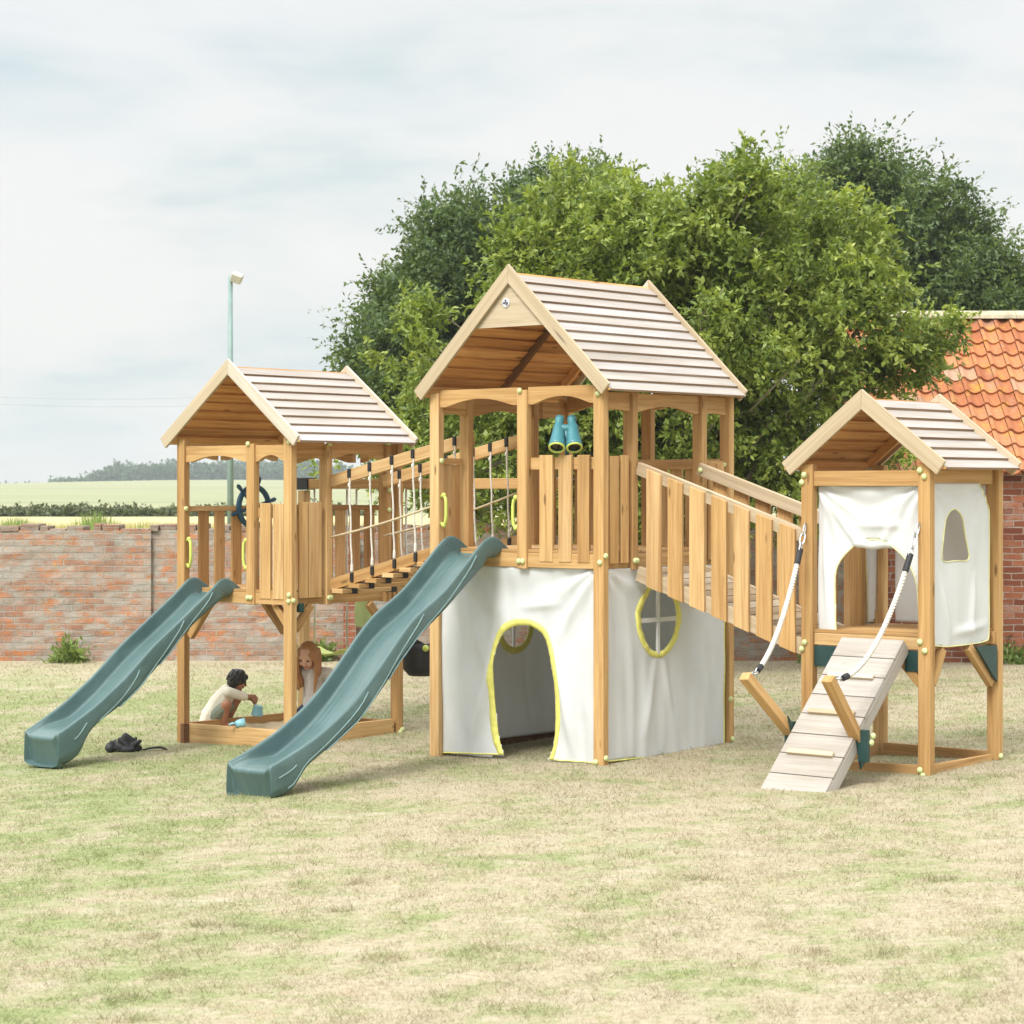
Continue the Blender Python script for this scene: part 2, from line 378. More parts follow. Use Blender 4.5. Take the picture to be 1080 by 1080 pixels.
def brick_mat(name, c1, c2, mortar, weather, worange, lichen):
    m, nt, bs = newmat(name)
    uv = N(nt, 'ShaderNodeUVMap').outputs[0]
    w = noise(nt, uv, 3.0, 3); wv = mix(nt, (0, 0, 0), (.10, .035, 0), w); 
    add = N(nt, 'ShaderNodeVectorMath', operation='ADD'); nt.links.new(uv, add.inputs[0]); nt.links.new(wv, add.inputs[1])
    b = N(nt, 'ShaderNodeTexBrick'); nt.links.new(add.outputs[0], b.inputs['Vector'])
    b.inputs['Scale'].default_value = 1; b.inputs['Brick Width'].default_value = .225; b.inputs['Row Height'].default_value = .072
    b.inputs['Mortar Size'].default_value = .008; b.inputs['Mortar Smooth'].default_value = .35; b.inputs['Bias'].default_value = -.1
    b.inputs['Color1'].default_value = (0, 0, 0, 1); b.inputs['Color2'].default_value = (1, 1, 1, 1); b.inputs['Mortar'].default_value = (.5, .5, .5, 1)
    big = noise(nt, uv, 1.1, 4, .6); mid = noise(nt, mapping(nt, uv, (1, 1.4, 1), (5, 9, 0)), 3.5, 5, .65); fine = noise(nt, uv, 55, 4, .7)
    per = N(nt, 'ShaderNodeSeparateColor'); nt.links.new(b.outputs['Color'], per.inputs[0])
    bc = ramp(nt, per.outputs[0], [(.0, c1), (.35, tuple((x + y) / 2 for x, y in zip(c1, c2))), (.7, c2), (1, tuple(x * 1.25 for x in c2))])
    # pale worn patches, brick by brick
    s1 = N(nt, 'ShaderNodeMath', operation='MULTIPLY_ADD'); nt.links.new(per.outputs[0], s1.inputs[0]); s1.inputs[1].default_value = .16; nt.links.new(mid, s1.inputs[2])
    c = mix(nt, bc, mix(nt, tuple(x * .82 for x in weather), tuple(x * 1.15 for x in weather), noise(nt, uv, 9, 4, .7)), ramp(nt, s1.outputs[0], [(.44, .15), (.66, .9)]) if worange else ramp(nt, s1.outputs[0], [(.62, 0), (.85, .5)]))
    if worange:
        s2 = N(nt, 'ShaderNodeMath', operation='MULTIPLY_ADD'); nt.links.new(per.outputs[0], s2.inputs[0]); s2.inputs[1].default_value = -.05; nt.links.new(noise(nt, mapping(nt, uv, (1, 1.6, 1), (2, 8, 0)), 3.4, 6, .74), s2.inputs[2])
        c = mix(nt, c, worange, ramp(nt, s2.outputs[0], [(.49, 0), (.60, .85)]))
    if lichen:
        l = noise(nt, mapping(nt, uv, (1, 1, 1), (40, 3, 0)), 5, 5, .7); c = mix(nt, c, lichen, ramp(nt, l, [(.63, 0), (.70, .8)]))
    smear = noise(nt, mapping(nt, uv, (1, 1, 1), (3, 33, 0)), 4, 5, .7)
    mf = N(nt, 'ShaderNodeMath', operation='MULTIPLY'); nt.links.new(b.outputs['Fac'], mf.inputs[0]); nt.links.new(ramp(nt, smear, [(.35, .15), (.6, .8)]), mf.inputs[1])
    c = mix(nt, c, mortar, mf.outputs[0]); c = mix(nt, c, tuple(x * .95 for x in weather), ramp(nt, smear, [(.55, 0), (.72, .55)]) if worange else 0.0)
    c = mix(nt, c, ramp(nt, fine, [(.3, .72), (.7, 1.15)]), .7, 'MULTIPLY')
    st = noise(nt, mapping(nt, uv, (2.2, .5, 1)), 1, 4); c = mix(nt, c, ramp(nt, st, [(.3, .75), (.7, 1.08)]), .6, 'MULTIPLY')
    nt.links.new(c, bs.inputs['Base Color']); bs.inputs['Roughness'].default_value = .95; bs.inputs['Specular IOR Level'].default_value = .15
    h = N(nt, 'ShaderNodeMath', operation='SUBTRACT'); nt.links.new(fine, h.inputs[0]); nt.links.new(b.outputs['Fac'], h.inputs[1])
    bump(nt, h.outputs[0], .9, .015, bs); return m
M['brick_old'] = brick_mat('old_weathered_brick', (.34, .165, .105), (.45, .245, .16), (.42, .395, .335), (.42, .40, .35), (.55, .21, .075), (.56, .31, .055))
M['brick_cope'] = brick_mat('coping_brick', (.24, .11, .07), (.36, .19, .12), (.36, .32, .26), (.33, .29, .24), (.42, .17, .08), (.40, .30, .12))
M['brick_red'] = brick_mat('red_outbuilding_brick', (.20, .065, .040), (.36, .13, .07), (.52, .48, .42), (.50, .45, .39), None, None)

def tile_mat():
    m, nt, bs = newmat('clay_pantile')
    at = N(nt, 'ShaderNodeAttribute', attribute_name='rnd').outputs['Fac']
    tc = N(nt, 'ShaderNodeTexCoord').outputs['Object']
    c = ramp(nt, at, [(0, (.34, .12, .055)), (.45, (.43, .165, .072)), (.85, (.48, .21, .10)), (1, (.42, .28, .20))])
    n = noise(nt, tc, 2.2, 5, .65); n2 = noise(nt, tc, 30, 4, .7); n3 = noise(nt, mapping(nt, tc, (1, 1, 1), (9, 4, 2)), 5, 5, .7)
    c = mix(nt, c, (.50, .27, .045), ramp(nt, n3, [(.53, 0), (.66, .7)]))
    c = mix(nt, c, (.28, .24, .19), ramp(nt, n, [(.54, 0), (.70, .6)]))
    c = mix(nt, c, ramp(nt, n2, [(.3, .75), (.7, 1.12)]), .7, 'MULTIPLY')
    nt.links.new(c, bs.inputs['Base Color']); bs.inputs['Roughness'].default_value = .9; bs.inputs['Specular IOR Level'].default_value = .2
    bump(nt, n2, .4, .006, bs); return m
M['tile'] = tile_mat()
M['ridge'] = plain('lichened_ridge', (.42, .37, .26), .95, .3, 6, 0, .5)

# ------------------------------------------------------------------ ground
def make_ground():
    ys = list(np.linspace(-12, 26.0, 90)) + [26.25, 26.6] + list(np.linspace(28, 110, 40)) + list(np.linspace(120, 1000, 70)) + [1200, 1600, 2400]
    cols = 110; V = []; F = []
    for Y in ys:
        hw = 14 + max(0, Y - 14) * .75
        for i in range(cols + 1):
            X = -hw + 2 * hw * i / cols; V.append((X, Y, gz(X, Y)))
    n = cols + 1
    for j in range(len(ys) - 1):
        for i in range(cols): a = j * n + i; F.append((a, a + 1, a + n + 1, a + n))
    me = bpy.data.meshes.new('ground'); me.from_pydata(V, [], F); me.materials.append(ground_mat())
    me.polygons.foreach_set('use_smooth', [True] * len(F)); me.update()
    o = bpy.data.objects.new('ground', me); COL.objects.link(o); o['kind'] = 'structure'
make_ground()

def raw_mesh(name, verts, faces_per, nface, rnd, mat, parent=None, smooth=False):
    """fast mesh of nface separate polygons with faces_per corners each"""
    me = bpy.data.meshes.new(name); nv = len(verts)
    me.vertices.add(nv); me.vertices.foreach_set('co', np.ascontiguousarray(verts, np.float32).ravel())
    me.loops.add(nv); me.loops.foreach_set('vertex_index', np.arange(nv, dtype=np.int32))
    me.polygons.add(nface); me.polygons.foreach_set('loop_start', np.arange(nface, dtype=np.int32) * faces_per)
    me.polygons.foreach_set('loop_total', np.full(nface, faces_per, np.int32))
    at = me.attributes.new('rnd', 'FLOAT', 'FACE'); at.data.foreach_set('value', np.ascontiguousarray(rnd, np.float32))
    me.materials.append(mat); me.update(calc_edges=True); me.validate()
    o = bpy.data.objects.new(name, me); COL.objects.link(o)
    if parent: o.parent = parent
    return o

def make_grass(n=1150000):
    rg = np.random.default_rng(3)
    u = rg.random(n); Y = 7.2 * (25.6 / 7.2) ** (u ** 1.0)        # denser towards the front
    X = (rg.random(n) * 2 - 1) * (.235 * Y + .8)
    dx = np.clip(X - .634, -5.5, 5.5); dy = np.clip(Y - 16, -10, 5); t = np.clip((Y - 19.5) / 5.5, 0, 1); f = 1 - t * t * (3 - 2 * t)
    Z = f * (.0415 * dx - .0055 * dy) - .009
    # clumpiness
    cl = np.sin(X * 9.1 + np.sin(Y * 7.3) * 2) * np.sin(Y * 8.7 + np.sin(X * 6.1) * 2)
    L = (.012 + .030 * rg.random(n) ** 1.8) * (1 + .35 * cl) * (.75 + Y * .022); W = (.0016 + .0018 * rg.random(n)) * (.6 + Y * .055)
    tuft = rg.random(n) < .012; L[tuft] *= 1.9
    tx = rg.random(70) * 2 - 1; ty = 7.6 * (24.5 / 7.6) ** rg.random(70); tx = tx * (.235 * ty + .3)      # ranker tufts here and there
    for cx, cy in zip(tx, ty):
        k = (X - cx) ** 2 + (Y - cy) ** 2 < (.04 + .06 * rg.random()) ** 2; L[k] *= 1.7
    a = rg.random(n) * 2 * np.pi; lean = .55 + .95 * rg.random(n)
    d = np.stack([np.cos(a) * np.sin(lean), np.sin(a) * np.sin(lean), np.cos(lean)], 1)
    b = rg.random(n) * 2 * np.pi; sd = np.stack([np.cos(b), np.sin(b), np.zeros(n)], 1)
    P = np.stack([X, Y, Z], 1)
    V = np.empty((n, 3, 3)); V[:, 0] = P - sd * W[:, None]; V[:, 1] = P + sd * W[:, None]; V[:, 2] = P + d * L[:, None]
    o = raw_mesh('lawn_grass', V.reshape(-1, 3), 3, n, rg.random(n), blade_mat())
    tag(o, 'short dry yellow and green grass covering the lawn', 'grass', kind='stuff')
make_grass()

# ------------------------------------------------------------------ foliage
def crown(name, mat, ells, ncl, twigs, per, leaf, cr, seed, parent=None, droop=.35, shell=.5, zmin=None, width=.36, clump=.72):
    """crown of separate leaves set along twigs; ells = (centre, radii, weight)"""
    rg = np.random.default_rng(seed)
    w = np.array([e[2] if len(e) > 2 else e[1][0] * e[1][1] * e[1][2] for e in ells]); w = w / w.sum()
    idx = rg.choice(len(ells), ncl, p=w)
    c = np.array([ells[i][0] for i in idx], float); r = np.array([ells[i][1] for i in idx], float)
    d = rg.normal(size=(ncl, 3)); d /= np.linalg.norm(d, axis=1)[:, None]
    rad = shell + (1.10 - shell) * rg.random(ncl) ** .7
    inner = rg.random(ncl) < .26; rad[inner] *= .6
    C = c + d * r * rad[:, None]
    nb = max(len(ells) * 4, ncl // 9); bi = rg.choice(len(ells), nb, p=w); bd = rg.normal(size=(nb, 3)); bd /= np.linalg.norm(bd, axis=1)[:, None]
    bc = np.array([ells[i][0] for i in bi], float); br = np.array([ells[i][1] for i in bi], float); B = bc + bd * br * (.55 + .45 * rg.random((nb, 1)))
    pick = rg.integers(0, nb, ncl); use = rg.random(ncl) < clump
    off = rg.normal(size=(ncl, 3)) * (br[pick] * .17); C[use] = (B[pick] + off)[use]; d[use] = (bd[pick] * .6 + off / (np.linalg.norm(off, axis=1)[:, None] + 1e-6) * .6)[use]
    if zmin is not None: k = C[:, 2] > zmin; C, d = C[k], d[k]; ncl = len(C)
    clr = rg.random(ncl); csz = cr * (.6 + .8 * rg.random(ncl))
    n = ncl * twigs * per
    ci = np.repeat(np.arange(ncl), twigs * per)
    td = d[:, None, :] * .55 + rg.normal(size=(ncl, twigs, 3)) * .75; td[:, :, 2] += .02
    td /= np.linalg.norm(td, axis=2)[:, :, None]
    toff = rg.normal(size=(ncl, twigs, 3)) * (csz[:, None, None] * .33)
    t = (np.arange(per) + rg.random((ncl, twigs, per))) / per
    tl = csz[:, None] * (.6 + .8 * rg.random((ncl, twigs)))
    P = C[:, None, None, :] + toff[:, :, None, :] + td[:, :, None, :] * (t * tl[:, :, None])[..., None]
    P[..., 2] -= droop * (t ** 2) * tl[:, :, None] * .6
    P = P.reshape(n, 3); T = np.repeat(td.reshape(-1, 3), per, 0)
    ld = T * .6 + rg.normal(size=(n, 3)) * .55; ld[:, 2] -= droop * .8; ld /= np.linalg.norm(ld, axis=1)[:, None]
    sd = np.cross(ld, rg.normal(size=(n, 3)) * .6 + np.array([0, 0, 1.0])); sd /= np.linalg.norm(sd, axis=1)[:, None] + 1e-9
    ls = leaf * (.6 + .7 * rg.random(n)); lw = ls * width * (.8 + .4 * rg.random(n))
    nn = np.cross(sd, ld)
    V = np.empty((n, 4, 3)); V[:, 0] = P; V[:, 2] = P + ld * ls[:, None]
    mid = P + ld * (ls * .45)[:, None] + nn * (ls * .06)[:, None]
    V[:, 1] = mid + sd * (lw / 2)[:, None]; V[:, 3] = mid - sd * (lw / 2)[:, None]
    rnd = np.clip(.5 * clr[ci] + .5 * rg.random(n), 0, 1)
    return raw_mesh(name, V.reshape(-1, 3), 4, n, rnd, mat, parent), C

def limbs(mb, base, top, targets, r0, seed, wob=.12):
    rd = random.Random(seed); base = Vector(base); top = Vector(top)
    path = [base.lerp(top, i / 7) + Vector((rd.uniform(-1, 1), rd.uniform(-1, 1), 0)) * wob * (i > 0) for i in range(8)]
    mb.tube(path, [r0 * (1.25 if i == 0 else 1 - .075 * i) for i in range(8)], 10)
    for tg in targets:
        tg = Vector(tg); st = path[rd.randint(2, 7)]; mid = st.lerp(tg, .5) + Vector((rd.uniform(-1, 1), rd.uniform(-1, 1), rd.uniform(0, 1))) * wob * 1.6
        pts = [((1 - t) ** 2) * st + 2 * t * (1 - t) * mid + t * t * tg for t in [i / 7 for i in range(8)]]
        pts = [p + Vector((rd.uniform(-1, 1), rd.uniform(-1, 1), rd.uniform(-1, 1))) * wob * .22 for p in pts]
        mb.tube(pts, [r0 * .42 * (1 - i / 8.5) for i in range(8)], 6)

def at_px(px, py, Y):
    return Vector(((px - 540) / 2433.1 * Y, Y, 1.921 + (515.8 - py) / 2433.1 * Y))
def ellpx(px, py, rx, ry, Y, dep):
    k = Y / 2433.1; return (tuple(at_px(px, py + 6, Y)), (rx * k * .88, dep, ry * k * .86))

def tree(name, label, mat, ells, Y, ncl, twigs, per, leaf, cr, seed, tpx, r0, nl=9, group=None, zg=None, droop=.35, twigs_out=0, **kw):
    X = (tpx - 540) / 2433.1 * Y; zg = gz(X, Y) if zg is None else zg
    t = thing(name, label, 'tree', (X, Y, zg), 0, group)
    off = Vector((X, Y, zg))
    E = [(tuple(Vector(e[0]) - off), e[1]) for e in ells]
    cro, C = crown('crown', mat, E, ncl, twigs, per, leaf, cr, seed, t, droop, **kw)
    mb = MB(); rd = random.Random(seed)
    tops = max(e[0][2] for e in E)
    limbs(mb, (0, 0, -.2), (0, 0, tops * .8), [C[i] for i in rd.sample(range(len(C)), nl)], r0, seed, .12)
    mb.build('trunk', M['bark'], t, smooth=True)
    if not twigs_out: return t
    tw = MB()
    for i in rd.sample(range(len(C)), twigs_out):
        c = Vector(C[i]); cen = Vector(E[0][0]); inn = c.lerp(Vector((cen.x * .4 + c.x * .6, c.y + .35, c.z - .5)), .9); md = c.lerp(inn, .5) + Vector((rd.uniform(-.12, .12), rd.uniform(-.1, .1), rd.uniform(-.1, .12)))
        out = c + (c - inn).normalized() * rd.uniform(.05, .3)
        tw.tube([inn, md, c, out], [.014 * leaf / .078, .010 * leaf / .078, .006 * leaf / .078, .002], 5)
    tw.build('branches', M['twig'], t, smooth=True)
    return t
YT = 23.7
tree('leafy_tree', 'broad bright green leafy tree standing right behind the tall centre tower', M['leaf_light'],
     [ellpx(705, 225, 95, 75, YT, 1.0), ellpx(625, 285, 130, 118, YT, 1.2), ellpx(770, 290, 150, 122, YT, 1.45), ellpx(888, 330, 92, 100, YT, 1.1), ellpx(730, 420, 180, 120, YT, 1.45),
      ellpx(440, 372, 58, 72, YT, .8), ellpx(850, 470, 112, 75, YT, 1.0), ellpx(545, 300, 45, 90, YT, .8), ellpx(560, 470, 170, 85, YT, 1.0), ellpx(700, 525, 150, 55, YT, .9),
      ellpx(880, 220, 48, 52, YT, .6), ellpx(950, 335, 58, 48, YT, .7)],
     YT, 1900, 10, 12, .072, .20, 11, 706, .13, 16, twigs_out=190, clump=.88, droop=.12, width=.50)
tree('spreading_tree', 'dark green tree on the left of the bright tree, behind the small left roof', M['leaf_dark'],
     [ellpx(575, 255, 75, 82, 40, 2), ellpx(490, 285, 72, 72, 40, 2), ellpx(440, 350, 72, 70, 40, 2), ellpx(395, 388, 40, 55, 40, 1.5), ellpx(520, 420, 130, 90, 40, 2), ellpx(620, 235, 50, 62, 40, 1.5), ellpx(425, 300, 32, 40, 40, 1.2)],
     40, 1500, 14, 12, .10, .42, 23, 500, .25, 10, droop=.1, width=.5)
tree('rounded_tree', 'mid green tree top just showing above the bright tree, left of the dark treetop', M['leaf_mid'],
     [ellpx(800, 211, 62, 46, 36, 1.5), ellpx(780, 266, 70, 60, 36, 1.5)], 36, 420, 12, 12, .09, .36, 31, 795, .2, 5, droop=.1, width=.5)
tree('tall_tree', 'dark green tall tree rising behind the orange tiled roof', M['leaf_dark'],
     [ellpx(925, 235, 80, 68, 42, 2.2), ellpx(890, 205, 45, 42, 42, 1.4), ellpx(985, 280, 62, 66, 42, 2), ellpx(1040, 325, 60, 66, 42, 2), ellpx(940, 320, 120, 75, 42, 2.2), ellpx(1080, 350, 50, 45, 42, 1.8)],
     42, 1600, 14, 12, .10, .42, 37, 950, .28, 10, droop=.1, width=.5)
tree('small_tree', 'small green tree showing above the crest beside the leafy tree centre top', M['leaf_mid'],
     [ellpx(628, 199, 36, 34, 37, 1.0), ellpx(630, 249, 45, 50, 37, 1.2)], 37, 220, 12, 12, .09, .36, 41, 628, .15, 4, droop=.1, width=.5)

# far wood, hedge and tall weeds beyond the wall
def wood_belt():
    rg = random.Random(5); E = []
    for i in range(70):
        px = 60 + (i + rg.random()) * 300 / 70; Y = 800 + rg.uniform(-30, 30); X = (px - 540) / 2433.1 * Y
        h = (2.6 if px < 100 else 4.6 if px < 118 else 6.6 if px < 145 else 5.0 if px < 152 else 6.2) * rg.uniform(.75, 1.0)
        E.append(((X, Y, gz(X, Y) + h * .5), (5.0, 5, h * .55)))
    for px, h in ((56, 4), (35, 2), (1, 2.2), (8, 1.6)):
        Y = 805; X = (px - 540) / 2433.1 * Y; E.append(((X, Y, gz(X, Y) + h * .4), (4, 4, h * .5)))
    o, C = crown('distant_wood', M['leaf_far'], E, 3600, 3, 4, 1.1, 1.0, 9, None, .1, .4, width=.8, clump=0)
    tag(o, 'far belt of hazy trees along the top of the hill', 'wood', kind='stuff')
wood_belt()
def hedge():
    E = []; rg = random.Random(8)
    for i in range(90):
        px = -30 + i * 410 / 90; Y = 93 + rg.uniform(-1.5, 1.5); X = (px - 540) / 2433.1 * Y
        h = .13 * rg.uniform(.3, 1.8); E.append(((X, Y, gz(X, Y) + h * .5), (.8, .6, h * .6)))
    o, C = crown('field_hedge', M['leaf_hedge'], E, 1500, 4, 6, .16, .2, 12, None, .1, .3, width=.6, clump=.4)
    tag(o, 'low dark green hedge across the field beyond the brick wall', 'hedge')
hedge()
def tall_weeds():
    rg = np.random.default_rng(4); n = 15000
    Y = 27.5 + 18 * rg.random(n); px = -20 + 420 * rg.random(n)
    dens = .35 + .65 * (np.sin(px * .06) * np.sin(px * .017 + 1) > -.1); k = rg.random(n) < dens; Y, px = Y[k], px[k]; n = len(Y)
    X = (px - 540) / 2433.1 * Y
    hump = np.exp(-((px - 100) / 14) ** 2) + .5 * np.exp(-((px - 18) / 15) ** 2) + .3 * np.exp(-((px - 150) / 9) ** 2)
    top = 1.921 - (548 - 14 * hump * (Y < 36) + 12 * rg.random(n) - 515.8) / 2433.1 * Y
    L = np.maximum(.1, top - .9)
    P = np.stack([X, Y, np.full(n, .88)], 1); w = .012 + .014 * rg.random(n)
    l = rg.normal(size=(n, 2)) * .14
    V = np.empty((n, 3, 3)); V[:, 0] = P - np.array([1, 0, 0]) * w[:, None]; V[:, 1] = P + np.array([1, 0, 0]) * w[:, None]
    V[:, 2] = P + np.stack([l[:, 0] * L, l[:, 1] * L, L], 1)
    g = hump * 1.2 + .35 * rg.random(n) > .5
    for nm, mk, mat, lb in (('tall_weeds', g, M['leaf_weed'], 'tall pale green weeds standing behind the brick wall'), ('dry_grass', ~g, M['leaf_dry'], 'tall straw coloured grass standing behind the brick wall')):
        o = raw_mesh(nm, V[mk].reshape(-1, 3), 3, int(mk.sum()), rg.random(int(mk.sum())), mat); tag(o, lb, 'tall grass', kind='stuff')
tall_weeds()
def weed(px, py, h, w, label, seed, mat='leaf_weed', name='weed'):
    Y = 1.921 * 2433.1 / (py - 515.8); X = (px - 540) / 2433.1 * Y
    o, C = crown(name, M[mat], [((0, 0, h * .4), (w, w * .5, h * .55))], 30, 5, 6, .09, .14, seed, None, -.2, .2, clump=0)
    o.location = (X, Y, gz(X, Y)); tag(o, label, 'weed')
weed(73, 699, .06, .13, 'bright green weed clump at the foot of the left brick wall', 51)
weed(335, 697, .10, .10, 'small green weed at the wall foot behind the green swing seat', 52)
weed(905, 701, .08, .9, 'low strip of green weeds along the foot of the shaded wall by the small tower', 53)
weed(1070, 700, .09, .4, 'green weeds at the foot of the red brick outbuilding', 54)

# ------------------------------------------------------------------ garden wall, outbuilding, lamp
def brick_box(mb, x0, x1, y0, y1, z0, z1, m=0):
    P = [(x, y, z) for z in (z0, z1) for y in (y0, y1) for x in (x0, x1)]
    F = [(4, 5, 7, 6), (0, 1, 5, 4), (3, 2, 6, 7), (2, 0, 4, 6), (1, 3, 7, 5)]
    U = [[(P[k][0], P[k][1]) for k in F[0]]] + [[(P[k][0], P[k][2]) for k in f] for f in F[1:3]] + [[(P[k][1], P[k][2]) for k in f] for f in F[3:]]
    mb.quadset(P, F, m, U)
def garden_wall():
    t = thing('garden_wall', 'long old weathered brick wall closing the lawn', 'wall', (0, 25.8, 0))
    mb = MB(); jx = (160 - 540) / 2433.1 * 25.8
    def seg(x0, x1, dy):       # the face is a fine grid so that old bricks stand in and out
        nx, nz = int((x1 - x0) / .075), 40; P = []; F = []; U = []
        for j in range(nz + 1):
            for i in range(nx + 1):
                x = x0 + (x1 - x0) * i / nx; z = -.3 + 1.76 * j / nz
                P.append((x, dy + .022 * mnoise.noise(Vector((x * 1.7, z * 2.5, 1))) + .012 * mnoise.noise(Vector((x * 7, z * 13, 4))), z))
        for j in range(nz):
            for i in range(nx):
                a = j * (nx + 1) + i; F.append((a, a + 1, a + nx + 2, a + nx + 1)); U.append([(P[k][0], P[k][2]) for k in F[-1]])
        mb.quadset(P, F, 0, U)
        brick_box(mb, x0, x1, dy + .06, .38, -.3, 1.455)
    seg(-9, jx, -.05); seg(jx + .012, 4.0, 0)
    brick_box(mb, jx - .03, jx + .012, .0, .38, -.3, 1.45)
    mb.build('wall_face', M['brick_old'], t)
    cp = MB(); x = -9; rd = random.Random(2)
    while x < 4.0:
        w = rd.uniform(.095, .13) if rd.random() < .5 else rd.uniform(.19, .235)
        d = -.055 if x < jx else -.005
        if rd.random() > .05: brick_box(cp, x, x + w - .012, d + .004 + rd.uniform(-.012, .018), .36, 1.452, 1.452 + rd.uniform(.055, .085) * (.35 if rd.random() < .15 else 1))
        x += w
    cp.build('coping', M['brick_cope'], t, bevel=.012)
    pr = MB(); px = (369 - 540) / 2433.1 * 25.7
    brick_box(pr, px - .07, px + .07, -.13, 0.02, -.2, 1.42); pr.build('pier', M['brick_red'], t)
garden_wall()

def outbuilding():
    x0, x1, Y0 = 4.02, 13.0, 25.55
    t = thing('brick_outbuilding', 'red brick outbuilding under an orange pantile roof at the right edge', 'building', (x0, Y0, 0))
    W = x1 - x0; D = 4.6; ev = 2.18; rz = 3.96; run = 2.25
    mb = MB(); brick_box(mb, 0, W, 0, D, -.3, ev); mb.build('wall', M['brick_red'], t)
    gb = MB(); 
    gb.quadset([(-.0, .0, ev), (0, D, ev), (0, D / 2, rz - .12)], [(0, 1, 2)], 0, [[(0, ev), (D, ev), (D / 2, rz)]]); gb.build('gable', M['brick_red'], t)
    # pantiles: an S-profile swept down the slope, each course lapping the next
    rf = MB(); nc = 12; slope = Vector((0, run + .12, rz - ev + .1)); L = slope.length; dn = -slope.normalized(); nrm = Vector((0, -dn.z, dn.y)); nrm = nrm if nrm.z > 0 else -nrm
    top = Vector((-.12, run, rz)); tw = .188; cl = L / nc; ncol = int(W / tw)
    prof = [(0, .040), (.10, .052), (.22, .044), (.36, .018), (.54, 0.0), (.74, .002), (.88, .018), (.97, .030), (1.0, .012)]
    rd = random.Random(4)
    for c in range(nc):
        for k in range(ncol):
            j = Vector((0, 0, rd.uniform(-.005, .005))); s0 = c * cl - .02; s1 = (c + 1) * cl + .02 + rd.uniform(-.008, .008)
            P = []
            for s, lift in ((s0, .0), (s1, .032)):
                for u, h in prof: P.append(top + Vector((k * tw + u * tw, 0, 0)) + dn * s + nrm * (h + lift) + j)
            n = len(prof)
            for u, h in prof: P.append(top + Vector((k * tw + u * tw, 0, 0)) + dn * s1 + nrm * (h + .006) + j)
            F = [(i, n + i, n + i + 1, i + 1) for i in range(n - 1)] + [(n + i, 2 * n + i, 2 * n + i + 1, n + i + 1) for i in range(n - 1)]
            rf.quadset(P, F, 0)
    o = rf.build('roof', M['tile'], t)
    bk = MB(); bk.quadset([(-.1, run + .02, rz - .03), (W, run + .02, rz - .03), (W, D + .1, ev - .1), (-.1, D + .1, ev - .1)], [(0, 3, 2, 1)], 0)
    bk.quadset([(-.1, -.1, ev - .10), (W, -.1, ev - .10), (W, run, rz - .05), (-.1, run, rz - .05)], [(0, 1, 2, 3)], 0); bk.build('roof_underlay', M['tile'], t)
    rg = MB(); x = -.14
    while x < W:
        rg.prism([(math.cos(a) * .115, math.sin(a) * .10 + .015) for a in [math.pi * i / 8 for i in range(9)]], lambda u, v, q: (q, run + u, rz + v - .005), x, x + .43); x += .435
    rg.build('ridge_tile', M['ridge'], t, smooth=False)
outbuilding()

def lamp():
    p = at_px(243, 292, 42); t = thing('floodlight_pole', 'tall grey green lamp pole with a small floodlight rising behind the left tower', 'lamp post', (p.x, p.y, gz(p.x, p.y)))
    h = p.z - gz(p.x, p.y)
    mb = MB(); mb.tube([(0, 0, -.2), (0, 0, 2), (0, 0, h)], [.062, .055, .042], 12); mb.build('pole', M['lampgreen'], t, smooth=True)
    hd = MB(); hd.obox(Matrix.Translation((.13, -.02, h)) @ Matrix.Rotation(R(20), 4, 'Y') @ Matrix.Rotation(R(25), 4, 'X'), (-.10, -.12, -.09), (.10, .05, .07)); hd.build('lamp_head', M['lamphead'], t, bevel=.015)
    br = MB(); br.tube([(0, 0, h - .05), (.03, 0, h + .03), (.12, 0, h + .03)], .02, 8); br.build('bracket', M['lampgreen'], t, smooth=True)
lamp()
def wires():
    for a, b, nm in (((-60, 416), (420, 404), 'upper'), ((-60, 423), (420, 414), 'lower')):
        A = at_px(*a, 120); B = at_px(*b, 120); mb = MB()
        pts = [A.lerp(B, i / 12) - Vector((0, 0, .5 * 4 * (i / 12) * (1 - i / 12))) for i in range(13)]
        mb.tube(pts, .007, 5); o = mb.build('overhead_wire', M['lampgreen']); tag(o, 'faint %s overhead wire crossing the pale sky on the left' % nm, 'wire', 'overhead wires')
wires()

# ------------------------------------------------------------------ play towers
cap_mb = MB(); cap_mb.lathe((0, 0, 0), (0, 0, 1), [(0, .020), (.008, .0205), (.015, .017), (.019, .010), (.021, 0)], 12)
CAPME = None
def bolt_cap(parent, p, axis):
    global CAPME
    if CAPME is None:
        o = cap_mb.build('bolt_cap', M['cap'], parent, smooth=True); CAPME = o.data
    else:
        o = bpy.data.objects.new('bolt_cap', CAPME); COL.objects.link(o); o.parent = parent
    o.location = p; o.rotation_euler = {'-y': (R(90), 0, 0), '+x': (0, R(90), 0), '-x': (0, R(-90), 0)}[axis]
def post(t, x, y, z0, z1, caps=(), s=.09, d=.06):
    mb = MB(); mb.box(x, x + s, y, y + d, z0, z1); o = mb.build('post', M['wood'], t, bevel=.004)
    for (z, ax, k) in caps:
        if ax == '-y': bolt_cap(o, (x + s * k, y, z), ax)
        else: bolt_cap(o, (x + s, y + d * k, z), ax)
    return o
